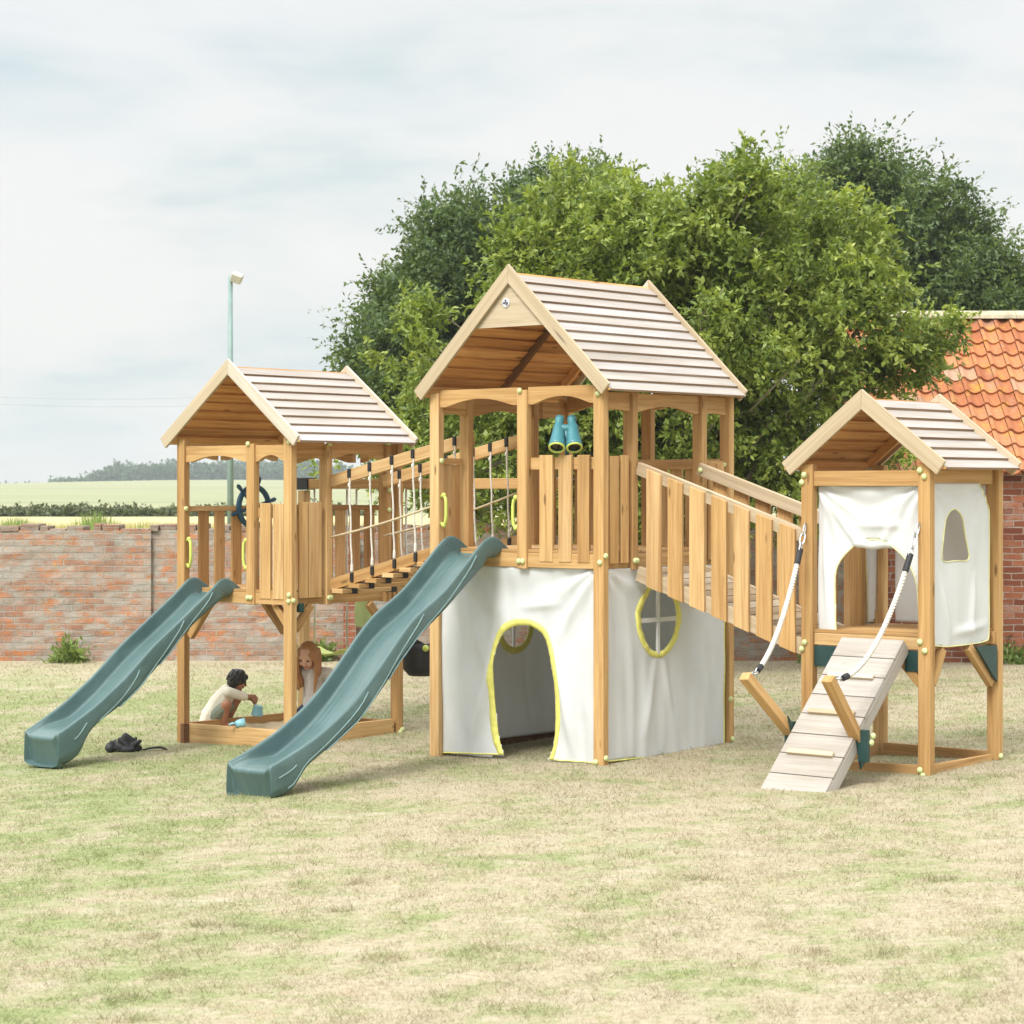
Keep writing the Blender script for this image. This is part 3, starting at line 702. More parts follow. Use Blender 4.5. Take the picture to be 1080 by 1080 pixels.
def arch_beam(t, p0, p1, z0, z1, rise, thick=.04, axis='x', at=0, mat='wood'):
    """beam with an arched lower edge, from p0 to p1 along axis, at the other coordinate"""
    n = 14; top = [(p0 + (p1 - p0) * i / n, z1) for i in range(n + 1)]; mb = MB()
    fl = .10
    def low(u):
        q = (u - p0) / (p1 - p0)
        if q < fl or q > 1 - fl: return z0
        s = (q - fl) / (1 - 2 * fl); return z0 + rise * math.sin(math.pi * s) ** .8
    fn = (lambda u, v, w: (u, w, v)) if axis == 'x' else (lambda u, v, w: (w, u, v))
    for i in range(n):
        u0 = p0 + (p1 - p0) * i / n; u1 = p0 + (p1 - p0) * (i + 1) / n
        mb.prism([(u0, low(u0)), (u1, low(u1)), (u1, z1), (u0, z1)], fn, at, at + thick)
    # one grain pattern over the whole beam
    for k in range(len(mb.uv)):
        mb.r[k] = mb.r[0]; mb.uv[k] = [((mb.v[i][0] if axis == 'x' else mb.v[i][1]) + p1 * 7, mb.v[i][2] + (mb.v[i][1] if axis == 'x' else mb.v[i][0]) * .5) for i in mb.f[k]]
    return mb.build('arched_beam', M[mat], t)
def fence(t, axis, at, slats, z0, z1, rail=None, th=.022, railside=.03, caps=()):
    mb = MB()
    for a, b in slats:
        if axis == 'x': mb.box(a, b, at, at + th, z0, z1 + random.uniform(-.004, .004))
        else: mb.box(at, at + th, a, b, z0, z1 + random.uniform(-.004, .004))
    o = mb.build('fence_panel', M['wood'], t, bevel=.003)
    if rail:
        a, b, zz, h = rail; rb = MB()
        if axis == 'x': rb.box(a, b, at + railside, at + railside + .04, zz, zz + h)
        else: rb.box(at + railside, at + railside + .04, a, b, zz, zz + h)
        rb.build('top_rail', M['wood'], o, bevel=.003)
    return o
def handle(t, p, ax, h=.22):
    mb = MB(); x, y, z = p; d = Vector(ax)
    pts = [Vector(p) + d * o + Vector((0, 0, zz)) for o, zz in ((0, h * .44), (.03, h * .5), (.05, h * .40), (.056, h * .2), (.056, 0), (.056, -h * .2), (.05, -h * .40), (.03, -h * .5), (0, -h * .44))]
    mb.tube(pts, .0125, 8); mb.ell(pts[1], .02, n=6); mb.ell(pts[-2], .02, n=6)
    mb.build('grab_handle', M['lime'], t, smooth=True)
def deck(t, W, D, zt, fb, fh):
    mb = MB(); x = -W + .0; n = int(D / .115); e = D / n
    for i in range(n): mb.box(-W + .045, -.045, .02 + i * e * (D - .04) / D, .02 + (i * e + e - .007) * (D - .04) / D, zt - .022, zt)
    o = mb.build('deck', M['wood'], t, bevel=.002)
    for (a, b, c, d) in ((-W + .02, -.02, .062, .097), (-W + .02, -.02, D - .097, D - .062)):
        f = MB(); f.box(a, b, c, d, fb, fb + fh); f.build('frame_board', M['wood'], o, bevel=.003)
    for (a, b) in ((-.127, -.092), (-W + .092, -W + .127)):
        f = MB(); f.box(a, b, .098, D - .098, fb, fb + fh); f.build('frame_board', M['wood'], o, bevel=.003)
    # outer edge boards between the posts
    for (a, b, c, d) in ((-W + .092, -.092, .018, .058), (-W + .092, -.092, D - .058, D - .018), (-.085, -.045, .062, D - .062), (-W + .045, -W + .085, .062, D - .062)):
        f = MB(); f.box(a, b, c, d, fb + .002, zt - .024); f.build('frame_board', M['wood'], o, bevel=.003)
    return o
def roof(t, W, D, apex, slope, over, rows, front, back, bw=.105, brace=False, gable=None):
    """two slopes of lapped boards between sloping barge boards"""
    xm = -W / 2; run = W / 2 + over; ln = run * math.hypot(1, slope); ca = 1 / math.hypot(1, slope); sa = slope * ca
    mb = MB(); zr = apex - .045; ex = ln / rows
    for sgn in (-1, 1):
        u = Vector((sgn * ca, 0, -sa)); nm = Vector((sgn * sa, 0, ca))
        for i in range(rows):
            p = Vector((xm, 0, zr)) + u * (i * ex - .004) - nm * .004; w = ex + .016
            q = p + u * w + nm * .020
            dv = (q - p).normalized(); n2 = Vector((0, 1, 0)).cross(dv); n2 = n2 if n2.z > 0 else -n2
            yy = Vector((0, 1, 0)); org = p + yy * (-front + .022)
            Mx = Matrix(((dv.x, yy.x * 1, n2.x, org.x), (dv.y, yy.y, n2.y, org.y), (dv.z, yy.z, n2.z, org.z), (0, 0, 0, 1)))
            if Mx.determinant() < 0: Mx = Mx @ Matrix.Scale(-1, 4, (0, 1, 0)) @ Matrix.Translation((0, -(D + front + back - .044), 0))
            mb.obox(Mx, (0, 0, -.018), (w, D + front + back - .044, 0), 1, top=0); mb.m[-1] = 2
    rf = mb.build('roof', [M['weathered'], M['soffit'], M['butt']], t, bevel=.002)
    for y in (-front, D + back - .024):
        for sgn in (-1, 1):
            b = MB(); z0 = apex + .012; e = run + .02
            b.prism([(xm, z0), (xm + sgn * e, z0 - slope * e), (xm + sgn * (e - sa * bw), z0 - slope * e - ca * bw), (xm, z0 - bw / ca)][::sgn], lambda a, z, w: (a, w, z), y + (.002 if sgn > 0 else 0), y + .024)
            b.uv = [[((c[0] - xm) * ca - (c[1]) * sa * sgn * 0 + 3 * sgn, c[1] + slope * abs(c[0] - xm)) for c in [(b.v[i][0], b.v[i][2]) for i in f]] for f in b.f]
            b.build('barge_board', M['pale'], rf, bevel=.003)
    for yy in (D - .12,):
        for sgn in (-1, 1):
            b = MB(); b.beam((xm + sgn * .01, yy, zr - .06), (xm + sgn * (run - .12), yy, zr - .06 - slope * (run - .13)), .035, .06, (0, 0, 1)); b.build('rafter', M['soffit'], rf, bevel=.003)
    if brace:
        for sgn in (-1, 1):
            b = MB(); yy = D * .5; b.beam((xm + sgn * .01, yy, zr - .055), (xm + sgn * (run - .06), yy, zr - .055 - slope * (run - .07)), .04, .05, (0, 0, 1)); b.build('rafter', M['darkwood'], rf, bevel=.003)
    if gable:
        g = MB(); zb = gable; hw = (apex - .05 - zb) / slope
        g.prism([(xm - hw, zb), (xm + hw, zb), (xm, apex - .05)], lambda a, z, w: (a, w, z), -front + .03, -front + .052)
        g.uv = [[(b.x * 1 if False else mbv[0] + 2, mbv[2]) for mbv in [g.v[i] for i in f]] for f in g.f]
        g.build('gable_panel', M['pale'], rf)
    return rf
def brace(t, p, q, mat='wood'):
    mb = MB(); mb.beam(p, q, .045, .06); mb.build('diagonal_brace', M[mat], t, bevel=.003)
def plank(t, p, q, h=.14, th=.04, name='base_plank', mat='wood'):
    mb = MB(); p = Vector(p); q = Vector(q); mb.beam(p + Vector((0, 0, h / 2)), q + Vector((0, 0, h / 2)), th, h); mb.build(name, M[mat], t, bevel=.004)

# ---- centre tower
def tower_centre():
    W, D = 1.646, 1.563
    t = on_set('play_tower', 'tallest timber play tower in the middle with turquoise binoculars and canvas den below', 'play tower', 'C', 'timber play towers')
    zt = 2.63
    post(t, -.09, 0, -.06, zt, [(.02, '-y', .3), (.05, '+x', .4), (1.41, '-y', .7), (1.455, '+x', .35), (2.585, '-y', .5)])
    post(t, -W, 0, -.1, zt, [(2.13, '+x', .5)])
    post(t, -.09, D - .06, -.1, zt, [(.06, '+x', .5), (.36, '+x', .1), (2.10, '-y', .5)]); post(t, -W, D - .06, -.12, zt)
    post(t, -.793, 0, 1.352, zt, [(1.405, '-y', .25), (1.405, '-y', .65), (2.625, '-y', .35)])
    post(t, -.09, .335, 1.352, zt - .02, [(1.415, '+x', .3), (1.415, '+x', .7)])
    post(t, -.09, 1.16, 1.352, zt - .02, [])
    post(t, -W, .33, 1.352, zt - .02); post(t, -W, 1.09, 1.352, zt - .02); post(t, -.83, D - .06, 1.352, zt)
    deck(t, W, D, 1.49, 1.36, .12)
    for a, b in ((-W + .09, -.793), (-.703, -.09)):
        arch_beam(t, a, b, 2.525, 2.65, .055, .042, 'x', .02); arch_beam(t, a, b, 2.525, 2.65, .055, .042, 'x', D - .07)
    for xx in (-.07, -W + .03):
        for a, b in ((.06, .335), (.395, 1.16), (1.22, D - .06)): arch_beam(t, a, b, 2.47, 2.60, .045 if b - a > .5 else .01, .042, 'y', xx)
    fence(t, 'x', .012, [(-.593, -.472), (-.418, -.299), (-.245, -.138)], 1.405, 2.16, (-.70, -.092, 2.06, .085), railside=.03)
    fence(t, 'y', -.03, [(.085, .185), (.215, .30)], 1.40, 2.155, (.092, .303, 2.06, .085), railside=-.043)
    fence(t, 'y', -.03, [(1.25, 1.34), (1.37, 1.45)], 1.40, 2.11, (1.222, D - .092, 2.055, .075), railside=-.043)
    fence(t, 'y', -W + .03, [(.12, .19), (.21, .28)], 1.40, 2.105, (.092, .298, 2.105, .045), railside=-.005)
    fence(t, 'y', -W + .03, [(1.19, 1.28), (1.32, 1.41)], 1.40, 2.105, (1.172, D - .092, 2.105, .045), railside=-.005)
    fence(t, 'x', D - .05, [(x, x + .11) for x in (-1.5, -1.34, -1.18, -1.02, -.70, -.56, -.42, -.28, -.19)], 1.40, 2.11, (-W + .092, -.092, 2.07, .075), railside=-.043)
    rf = roof(t, W, D, 3.52, .956, .08, 12, .066, .04, .10, True, 3.085)
    handle(t, (-1.556, .03, 1.765), (1, -.15, 0)); handle(t, (-.793, .03, 1.75), (-1, -.15, 0))
    bd = MB(); bd.lathe((-.862, -.036, 3.258), (0, -1, 0), [(0, .036), (.006, .036), (.008, .033), (.008, 0)], 24); o = bd.build('round_badge', M['badge'], t)
    ink = MB(); ink.box(-.886, -.838, -.0462, -.0445, 3.249, 3.262); ink.ell((-.862, -.0450, 3.272), (.010, .0015, .008), n=8); ink.ell((-.850, -.0450, 3.241), (.012, .0015, .005), n=8); ink.build('badge_mark', M['badgeink'], o)
    plank(t, (-W + .04, .09, -.075), (-W + .04, D - .09, -.085), .11, mat='darkwood')
    return t
tower_centre()

# ---- left tower
def tower_left():
    W, D = 1.355, 1.27
    t = on_set('play_tower', 'left timber play tower with navy ship wheel and sandpit under its deck', 'play tower', 'L', 'timber play towers'); zt = 2.46
    post(t, -.09, 0, -.06, zt - .02, [(1.15, '-y', .7), (1.20, '-y', .75), (1.155, '+x', .3), (2.40, '-y', .75)]); post(t, -W, 0, -.06, zt - .02, [(1.87, '+x', .3)])
    post(t, -.09, D - .06, -.06, zt - .02, [(.03, '+x', .3), (.05, '+x', .7)]); post(t, -W, D - .06, -.06, zt - .02)
    post(t, -.52, 0, 1.11, zt - .07, [(1.165, '-y', .25), (1.165, '-y', .65), (2.39, '-y', .3)]); post(t, -.09, .39, 1.11, zt - .07, [(1.165, '+x', .3), (1.165, '+x', .7), (2.39, '+x', .5)])
    post(t, -.09, 1.07, 1.11, zt - .07, [(1.25, '+x', .5), (1.86, '+x', .5), (2.02, '+x', .5)])
    deck(t, W, D, 1.23, 1.115, .105)
    for a, b in ((-W + .09, -.52), (-.43, -.09)):
        arch_beam(t, a, b, 2.25, 2.38, .05, .042, 'x', .02); arch_beam(t, a, b, 2.25, 2.38, .05, .042, 'x', D - .07)
    for xx in (-.07, -W + .03):
        for a, b in ((.06, .39), (.45, 1.07)): arch_beam(t, a, b, 2.27, 2.40, .05 if b - a > .4 else .02, .042, 'y', xx)
    fence(t, 'x', .012, [(-.375, -.254), (-.226, -.105)], 1.16, 1.917, (-.43, -.092, 1.80, .08), railside=.03)
    fence(t, 'y', -.03, [(.10, .19), (.20, .34)], 1.17, 1.928, (.092, .358, 1.80, .08), railside=-.043)
    fence(t, 'y', -W + .03, [(y, y + .105) for y in (.20, .375, .565, .74, .91, 1.06)], 1.15, 1.848, (.092, D - .092, 1.848, .042), railside=-.008)
    fence(t, 'x', D - .05, [(x, x + .11) for x in (-1.22, -1.06, -.9, -.75, -.58, -.41, -.24)], 1.15, 1.86, (-W + .092, -.092, 1.855, .042), railside=-.012)
    roof(t, W, D, 3.06, .765, .12, 9, .061, .035, .10)
    handle(t, (-1.265, .03, 1.51), (1, -.15, 0)); handle(t, (-.52, .03, 1.51), (-1, -.15, 0))
    brace(t, (-.10, .075, .94), (-.25, .075, 1.11)); brace(t, (-.045, .08, .92), (-.045, .25, 1.11)); brace(t, (-W + .10, .06, .82), (-W + .34, .06, 1.10)); brace(t, (-.045, D - .10, .80), (-.045, D - .36, 1.10))
    brace(t, (-W + .045, D - .10, .80), (-W + .045, D - .36, 1.10))
    gb = MB(); gb.box(-.035, .0, .09, .14, 1.06, 1.13); gb.build('corner_plate', M['green_br'], t, bevel=.003)
    plank(t, (-W + .09, .04, -.06), (-.09, .04, -.04), .17, .045); plank(t, (-.04, .09, -.04), (-.04, D - .09, -.04), .18, .045); plank(t, (-W + .04, .09, -.06), (-W + .04, D - .09, -.06), .17, .045); plank(t, (-W + .09, D - .04, -.06), (-.09, D - .04, -.05), .17, .045)
    b = MB(); b.box(-W + .092, -W + .135, -.045, .016, -.05, .115); b.build('plank_block', M['darkwood'], t, bevel=.004)
    sand = MB(); n = 18; P = []; F = []
    for j in range(n + 1):
        for i in range(n + 1):
            x = -W + .065 + (W - .13) * i / n; y = .07 + (D - .14) * j / n
            P.append((x, y, .045 + .05 * mnoise.noise(Vector((x * 4, y * 4, 2))) + .02 * mnoise.noise(Vector((x * 13, y * 13, 5)))))
    for j in range(n):
        for i in range(n): a = j * (n + 1) + i; F.append((a, a + 1, a + n + 2, a + n + 1))
    sand.quadset(P, F); o = sand.build('play_sand', M['sand'], None, smooth=True); o.location = BASE['L']; o.rotation_euler = (0, 0, -TH)
    tag(o, 'pale heaped sand filling the sandpit under the left tower', 'sand', kind='stuff')
tower_left()

# ---- right tower
def tower_right():
    W, D = .983, .947
    t = on_set('play_tower', 'smallest timber tower on the right with canvas walls and a climbing ramp', 'play tower', 'R', 'timber play towers'); zt = 2.00
    cp = [(.035, '-y', .2), (.0, '-y', .45), (.855, '-y', .2), (.80, '-y', .6), (1.955, '-y', .2), (1.915, '-y', .55)]
    post(t, -.09, 0, -.06, zt, cp); post(t, -W, 0, -.08, zt, [(.815, '-y', .35), (.77, '-y', .1), (1.93, '-y', .3), (1.88, '-y', .1)])
    post(t, -.09, D - .06, -.06, zt, [(.05, '+x', .3)]); post(t, -W, D - .06, -.06, zt)
    post(t, -W, .60, .90, 1.9)
    deck(t, W, D, .905, .80, .085)
    def sbeam(x0, x1, y0, y1, z0, z1):
        b = MB(); b.box(x0, x1, y0, y1, z0, z1); b.build('cross_beam', M['wood'], t, bevel=.003)
    sbeam(-W + .09, -.09, .015, .06, 1.855, 1.955); sbeam(-.07, -.03, .09, D - .09, 1.87, 1.965); sbeam(-W + .03, -W + .07, .09, D - .09, 1.87, 1.965); sbeam(-W + .09, -.09, D - .06, D - .015, 1.86, 1.96)
    roof(t, W, D, 2.475, .766, .11, 7, .04, .02, .105)
    brace(t, (-.045, D - .09, .54), (-.045, D - .40, .80)); brace(t, (-.09, .05, .58), (-.30, .05, .80)); brace(t, (-.045, .09, .58), (-.045, .22, .80))
    for pts in ([(D - .13, .80), (D - .085, .80), (D - .085, .57)], ):
        g = MB(); g.prism([(D - .36, .795), (D - .09, .795), (D - .09, .55)], lambda a, z, w: (w, a, z), -.012, .004); g.build('corner_plate', M['green_br'], t)
    for x0, x1 in ((-W + .09, -W + .26), (-.20, -.09)):
        g = MB(); g.box(x0, x1, .02, .04, .66, .795); g.build('corner_plate', M['green_br'], t, bevel=.003)
    plank(t, (-W + .09, .045, -.06), (-.09, .045, -.04), .10, .03); plank(t, (-.045, .09, -.03), (-.045, D - .09, -.03), .095, .03); plank(t, (-W + .045, .09, -.06), (-W + .045, D - .09, -.06), .14, .03); plank(t, (-W + .09, D - .045, -.03), (-.09, D - .045, -.03), .11, .03)
tower_right()

# ------------------------------------------------------------------ slides
def interp(tab, y):
    for (a, b), (c, d) in zip(tab, tab[1:]):
        if c <= y <= a: return b + (d - b) * (a - y) / (a - c)
    return tab[-1][1] if y < tab[-1][0] else tab[0][1]
def smooth_tab(tab, n=60, it=3):
    y0, y1 = tab[0][0], tab[-1][0]; ys = [y0 + (y1 - y0) * i / n for i in range(n + 1)]; z = [interp(tab, y) for y in ys]
    for _ in range(it): z = [z[0]] + [(z[i - 1] + 2 * z[i] + z[i + 1]) / 4 for i in range(1, n)] + [z[-1]]
    return ys, z
def slide(key, label, x0, x1, rim, low, yend, zg, dep, lines):
    t = on_set('wavy_slide', label, 'slide', key, 'teal plastic slides')
    if key == 'L': st = lambda tab: [(y * 1.05 if y < 0 else y, z) for y, z in tab]; rim = st(rim); low = st(low)
    ys, zr = smooth_tab(rim); y_l, zl = smooth_tab(low, 60, 2); lo = list(zip(y_l, zl))
    mb = MB(); P = []; rows = []
    ny = len(ys)
    for i, (y, z) in enumerate(zip(ys, zr)):
        q = i / (ny - 1); fin = sstep(rim[-1][0] + .42, rim[-1][0], y); d = dep * (1 - fin * .75); d *= sstep(-.02, .12, q) * .25 + .75
        zlow = min(interp(lo, y), z - .03)
        if y > lo[0][0]: zlow = max(lo[0][1], z - .16) if y < 0 else z - .09
        rw = .024; fl = .0 if y < -.02 else 0
        tp = .012
        sec = [(x0 - tp - .006, zlow), (x0 - tp, zlow + .3 * (z - zlow)), (x0 - .004, z - .018), (x0, z - .005), (x0 + .009, z), (x0 + rw - .008, z), (x0 + rw, z - .006), (x0 + rw + .004, z - .02), (x0 + rw + .012, z - d + .03), (x0 + rw + .018, z - d + .008), (x0 + rw + .040, z - d)]
        sec = sec + [(x0 + x1 - a, b) for a, b in sec[::-1]]
        k = len(sec); rows.append([(a, y, b) for a, b in sec])
    # rounded front lip, then the front face down to the ground
    last = rows[-1]; xm = (x0 + x1) / 2
    def fr(dy, dz, sx, cut=None):
        r = []
        for a, y, b in last:
            zz = b + dz if b > zg + .02 else b
            if cut is not None: zz = min(zz, cut)
            r.append((xm + (a - xm) * sx, y + dy, max(zz, zg)))
        return r
    zt = max(p[2] for p in last)
    rows += [fr(-.012, -.002, .995), fr(-.026, -.010, .985, zt - .012), fr(-.036, -.028, .975, zt - .03), fr(-.022, -.05, .95, zt - .055), fr(-.004, -.09, .93, zt - .09), fr(.030, 0, .88, zg + .03), fr(.034, 0, .87, zg)]
    k = len(rows[0])
    P = [p for r in rows for p in r]; F = []
    for i in range(len(rows) - 1):
        for j in range(k - 1): F.append((i * k + j, i * k + j + 1, (i + 1) * k + j + 1, (i + 1) * k + j))
        F.append((i * k + k - 1, i * k, (i + 1) * k, (i + 1) * k + k - 1))
    F.append(tuple(range(k))); mb.quadset(P, F, 0)
    o = mb.build('chute', M['slide'], t, smooth=True); sd = o.modifiers.new('round', 'SUBSURF'); sd.levels = 1; sd.render_levels = 1
    for ln in lines:
        for xx in (x1 + .010,):
            ml = MB(); pts = []
            n = 16
            for i in range(n + 1):
                q = i / n; y = ln[0] + (ln[1] - ln[0]) * q; z0 = interp(list(zip(ys, zr)), y); z1 = min(interp(lo, y), z0 - .03); f = ln[2] + (ln[3] - ln[2]) * (q ** ln[4])
                f = min(f, .86); pts.append((xx - .001, y, z0 + (z1 - z0) * f))
            ml.tube(pts, .005, 6); ml.build('mould_line', M['mould'], o, smooth=True)
slide('C', 'longer teal plastic wavy slide coming down from the tall middle tower', -1.385, -.965,
      [(.14, 1.475), (.06, 1.53), (-.02, 1.585), (-.065, 1.595), (-.11, 1.585), (-.19, 1.525), (-.333, 1.404), (-.572, 1.203), (-.896, 1.025), (-1.05, .885), (-1.261, .675), (-1.42, .53), (-1.565, .424), (-1.811, .285), (-2.051, .188), (-2.215, .132)],
      [(-.15, 1.36), (-.35, 1.22), (-.572, 1.055), (-.843, .874), (-1.054, .70), (-1.184, .551), (-1.414, .351), (-1.688, .196), (-1.859, .106), (-1.97, .045), (-2.02, -.09), (-2.215, -.12)],
      -2.2, -.115, .15, [(-.25, -1.15, .15, .95, .55), (-.80, -1.75, .15, 1.0, .5), (-1.35, -2.1, .25, .75, .5), (-2.02, -2.18, .35, .40, 1)])
slide('L', 'shorter teal plastic wavy slide coming down from the left tower', -1.10, -.70,
      [(.14, 1.22), (.06, 1.265), (-.01, 1.315), (-.054, 1.328), (-.10, 1.315), (-.222, 1.205), (-.497, 1.005), (-.766, .812), (-1.029, .582), (-1.286, .398), (-1.487, .285), (-1.62, .215)],
      [(-.10, 1.12), (-.25, 1.03), (-.388, .938), (-.659, .683), (-.872, .491), (-1.081, .343), (-1.286, .238), (-1.40, .14), (-1.45, -.03), (-1.62, -.06)],
      -1.6, -.07, .145, [(-.2, -.75, .15, .95, .55), (-.5, -1.15, .15, 1.0, .5), (-.95, -1.35, .25, .8, .5), (-1.46, -1.58, .35, .4, 1)])

# ------------------------------------------------------------------ rope bridge
def rope_bridge():
    t = on_set('rope_bridge', 'sloping timber and rope bridge joining the left tower to the tall tower', 'rope bridge', 'C')
    X0, X1 = -3.10, -1.648; top = lambda x: 1.99 + (x + 3.093) * .213; bot = lambda x: 1.168 + (x + 3.08) * .249; midr = lambda x: 1.548 + (x + 3.06) * .248 - .10 * max(0, (x + 3.06) * (-1.65 - x)) * .5
    rails = {}
    for y in (.45, 1.05):
        for fn, nm, h in ((top, 'hand_rail', .095), (bot, 'side_beam', .09)):
            mb = MB(); mb.beam((X0 - .03, y, fn(X0 - .03)), (X1 + .03, y, fn(X1 + .03)), .045, h, m=0, top=1); rails[(y, nm)] = mb.build(nm, [M['wood'], M['pale']], t, bevel=.004)
    for y, xs in ((.45, (-2.905, -2.68, -2.44, -2.215, -1.98, -1.78)), (1.05, (-2.93, -2.70, -2.42, -2.13, -1.95, -1.78))):
        for x in xs:
            r = MB(); x2 = x + .03
            n = 10; r.tube([Vector((x, y - .028, top(x) + .05)).lerp(Vector((x2, y - .028, bot(x2) + .0)), i / n) + Vector((.004 * math.sin(i * 1.7), 0, 0)) for i in range(n + 1)], .0075, 7)
            r.cap((x2, y - .03, bot(x2) + .055), (x2, y - .03, bot(x2) + .10), .013, .011); r.cap((x, y - .03, top(x) - .085), (x, y - .03, top(x) - .07), .011, .011)
            o = r.build('side_rope', M['rope'], t, smooth=True)
            for xa, za, zb in ((x, top(x) - .02, top(x) + .052), (x2, bot(x2) - .03, bot(x2) + .04)):
                s = MB(); s.box(xa - .014, xa + .014, y - .040, y + .026, za, zb); s.build('rubber_sleeve', M['black'], o, bevel=.004)
        r = MB(); n = 16; r.tube([(X0 + (X1 - X0) * i / n, y - .03, midr(X0 + (X1 - X0) * i / n)) for i in range(n + 1)], .009, 7); r.build('middle_rope', M['jute'], t, smooth=True)
    for i in range(8):
        x = -3.0 + i * .185; z = bot(x) - .075
        mb = MB(); mb.beam((x, .38, z), (x, 1.12, z), .12, .034); o = mb.build('tread', M['wood'], t, bevel=.003)
        for yy in (.52, .97): s = MB(); s.box(x - .066, x + .066, yy - .03, yy + .03, z - .024, z + .024); s.build('rubber_sleeve', M['black'], o, bevel=.003)
rope_bridge()

# ------------------------------------------------------------------ ramp bridge
def ramp_bridge():
    t = on_set('ramp_bridge', 'sloping timber walkway with slatted sides down to the small right tower', 'bridge', 'C')
    k = -.328; top = lambda x: 2.068 + k * x; bot = lambda x: 1.325 + k * x; X0, X1 = 0.0, 1.40
    dk = MB(); n = 12
    for i in range(n):
        x = X0 + .01 + (X1 - X0 - .02) * i / n; w = (X1 - X0) / n - .008; z = bot(x) + .03
        dk.beam((x + w / 2, .43, bot(x + w / 2) + .03), (x + w / 2, 1.09, bot(x + w / 2) + .03), w, .022, Vector((-k, 0, 1)))
    dk.build('walkway_deck', M['pale'], t, bevel=.002)
    for y, out in ((.395, -1), (1.125, 1)):
        s = MB(); s.beam((X0 + .002, y, bot(X0)), (X1, y, bot(X1)), .04, .105, m=0); s.build('side_beam', M['pale'], t, bevel=.003)
        h = MB(); h.beam((X0 + .002, y, top(X0)), (X1, y, top(X1)), .045, .09, m=0, top=1); o = h.build('hand_rail', [M['pale'], M['pale']], t, bevel=.004)
        f = MB(); fy = y + out * .033
        for i in range(7):
            a = .105 + i * .187; b = a + .125
            poly = [(a, bot(a) - .055), (b, bot(b) - .055), (b, top(b) + .028), (a, top(a) + .028)]
            f.prism(poly, lambda u, v, w: (u, w, v), fy - .011, fy + .011)
            for q in range(-6, 0): f.uv[q] = [(f.v[j][2] + i * 3.1, f.v[j][0] + f.v[j][1]) for j in f.f[q]]
        f.build('slat_side', M['wood'], t, bevel=.002)
    bolt_cap(o, (.03, y - .024, top(.03)), '-y')
ramp_bridge()

# ------------------------------------------------------------------ climbing ramp with ropes
def climbing_ramp():
    t = on_set('climbing_ramp', 'grey weathered climbing board leaning on the small right tower, with two angled arms', 'climbing ramp', 'R')
    A = Vector((0, -.03, .865)); B = Vector((0, -.985, -.06)); d = (B - A).normalized(); nm = Vector((0, d.z, -d.y)); nm = nm if nm.z > 0 else -nm; L = (B - A).length
    x0, x1 = -.645, -.175
    mb = MB(); n = 8; e = L / n
    for i in range(n):
        p = A + d * (i * e + e / 2 - .002) - nm * .011; mb.beam(p + Vector((x0, 0, 0)), p + Vector((x1, 0, 0)), e - .006, .022, nm)
    bd = mb.build('climbing_board', M['greyramp'], t, bevel=.003)
    for xx in (x0 + .022, x1 - .018):
        s = MB(); s.beam(A + Vector((xx, 0, 0)) - nm * .062, B + Vector((xx, 0, 0)) - nm * .062 - d * .02, .04, .078, nm); s.build('side_beam', M['greyramp'], t, bevel=.003)
    for q in (.255, .49, .745):
        c = MB(); p = A + d * L * q + nm * .011; c.beam(p + Vector((x0 + .06, 0, 0)), p + Vector((x1 - .07, 0, 0)), .035, .022, nm); c.build('foot_cleat', M['pale'], bd, bevel=.003)
    tops = []
    for xx, sg in ((x1 + .048, 1), (x0 - .048, -1)):
        b0 = A + d * L * .60 - nm * .03 + Vector((xx, 0, 0)); up = (nm * 1.0 + Vector((0, -.22, -.10))).normalized()
        b0 = Vector((xx, -.545, .235)) if sg > 0 else Vector((xx, -.52, .25)); b0.x -= .05 if sg > 0 else .0; b1 = Vector((xx - .06, -.90, .672)) if sg > 0 else Vector((xx - .075, -.955, .66))
        a = MB(); a.beam(b0, b1, .06, .072, (1, 0, 0)); o = a.build('arm', M['wood'], t, bevel=.005); tops.append(b1 + (b0 - b1).normalized() * .05)
        g = MB(); dd = (b1 - b0).normalized(); sx = xx - sg * .036
        tri = [b0 + dd * .21 + Vector((0, .03, 0)), b0 + Vector((0, -.05, -.03)), b0 + Vector((0, -.02, -.15)), b0 + Vector((0, .07, -.08))]
        g.prism([(p.y, p.z) for p in tri], lambda u, v, w: (w, u, v), sx - .006, sx + .006); g.build('bracket', M['green_br'], t)
        g = MB(); g.box(xx - .034, xx + .034, b0.y - .055, b0.y - .02, b0.z - .10, b0.z + .10); g.build('bracket', M['green_br'], t, bevel=.003)
        for zz in (0, .04): bolt_cap(o, (xx + .032, b0.y - .01 + zz * .5, b0.z + .02 + zz), '+x')
    return tops
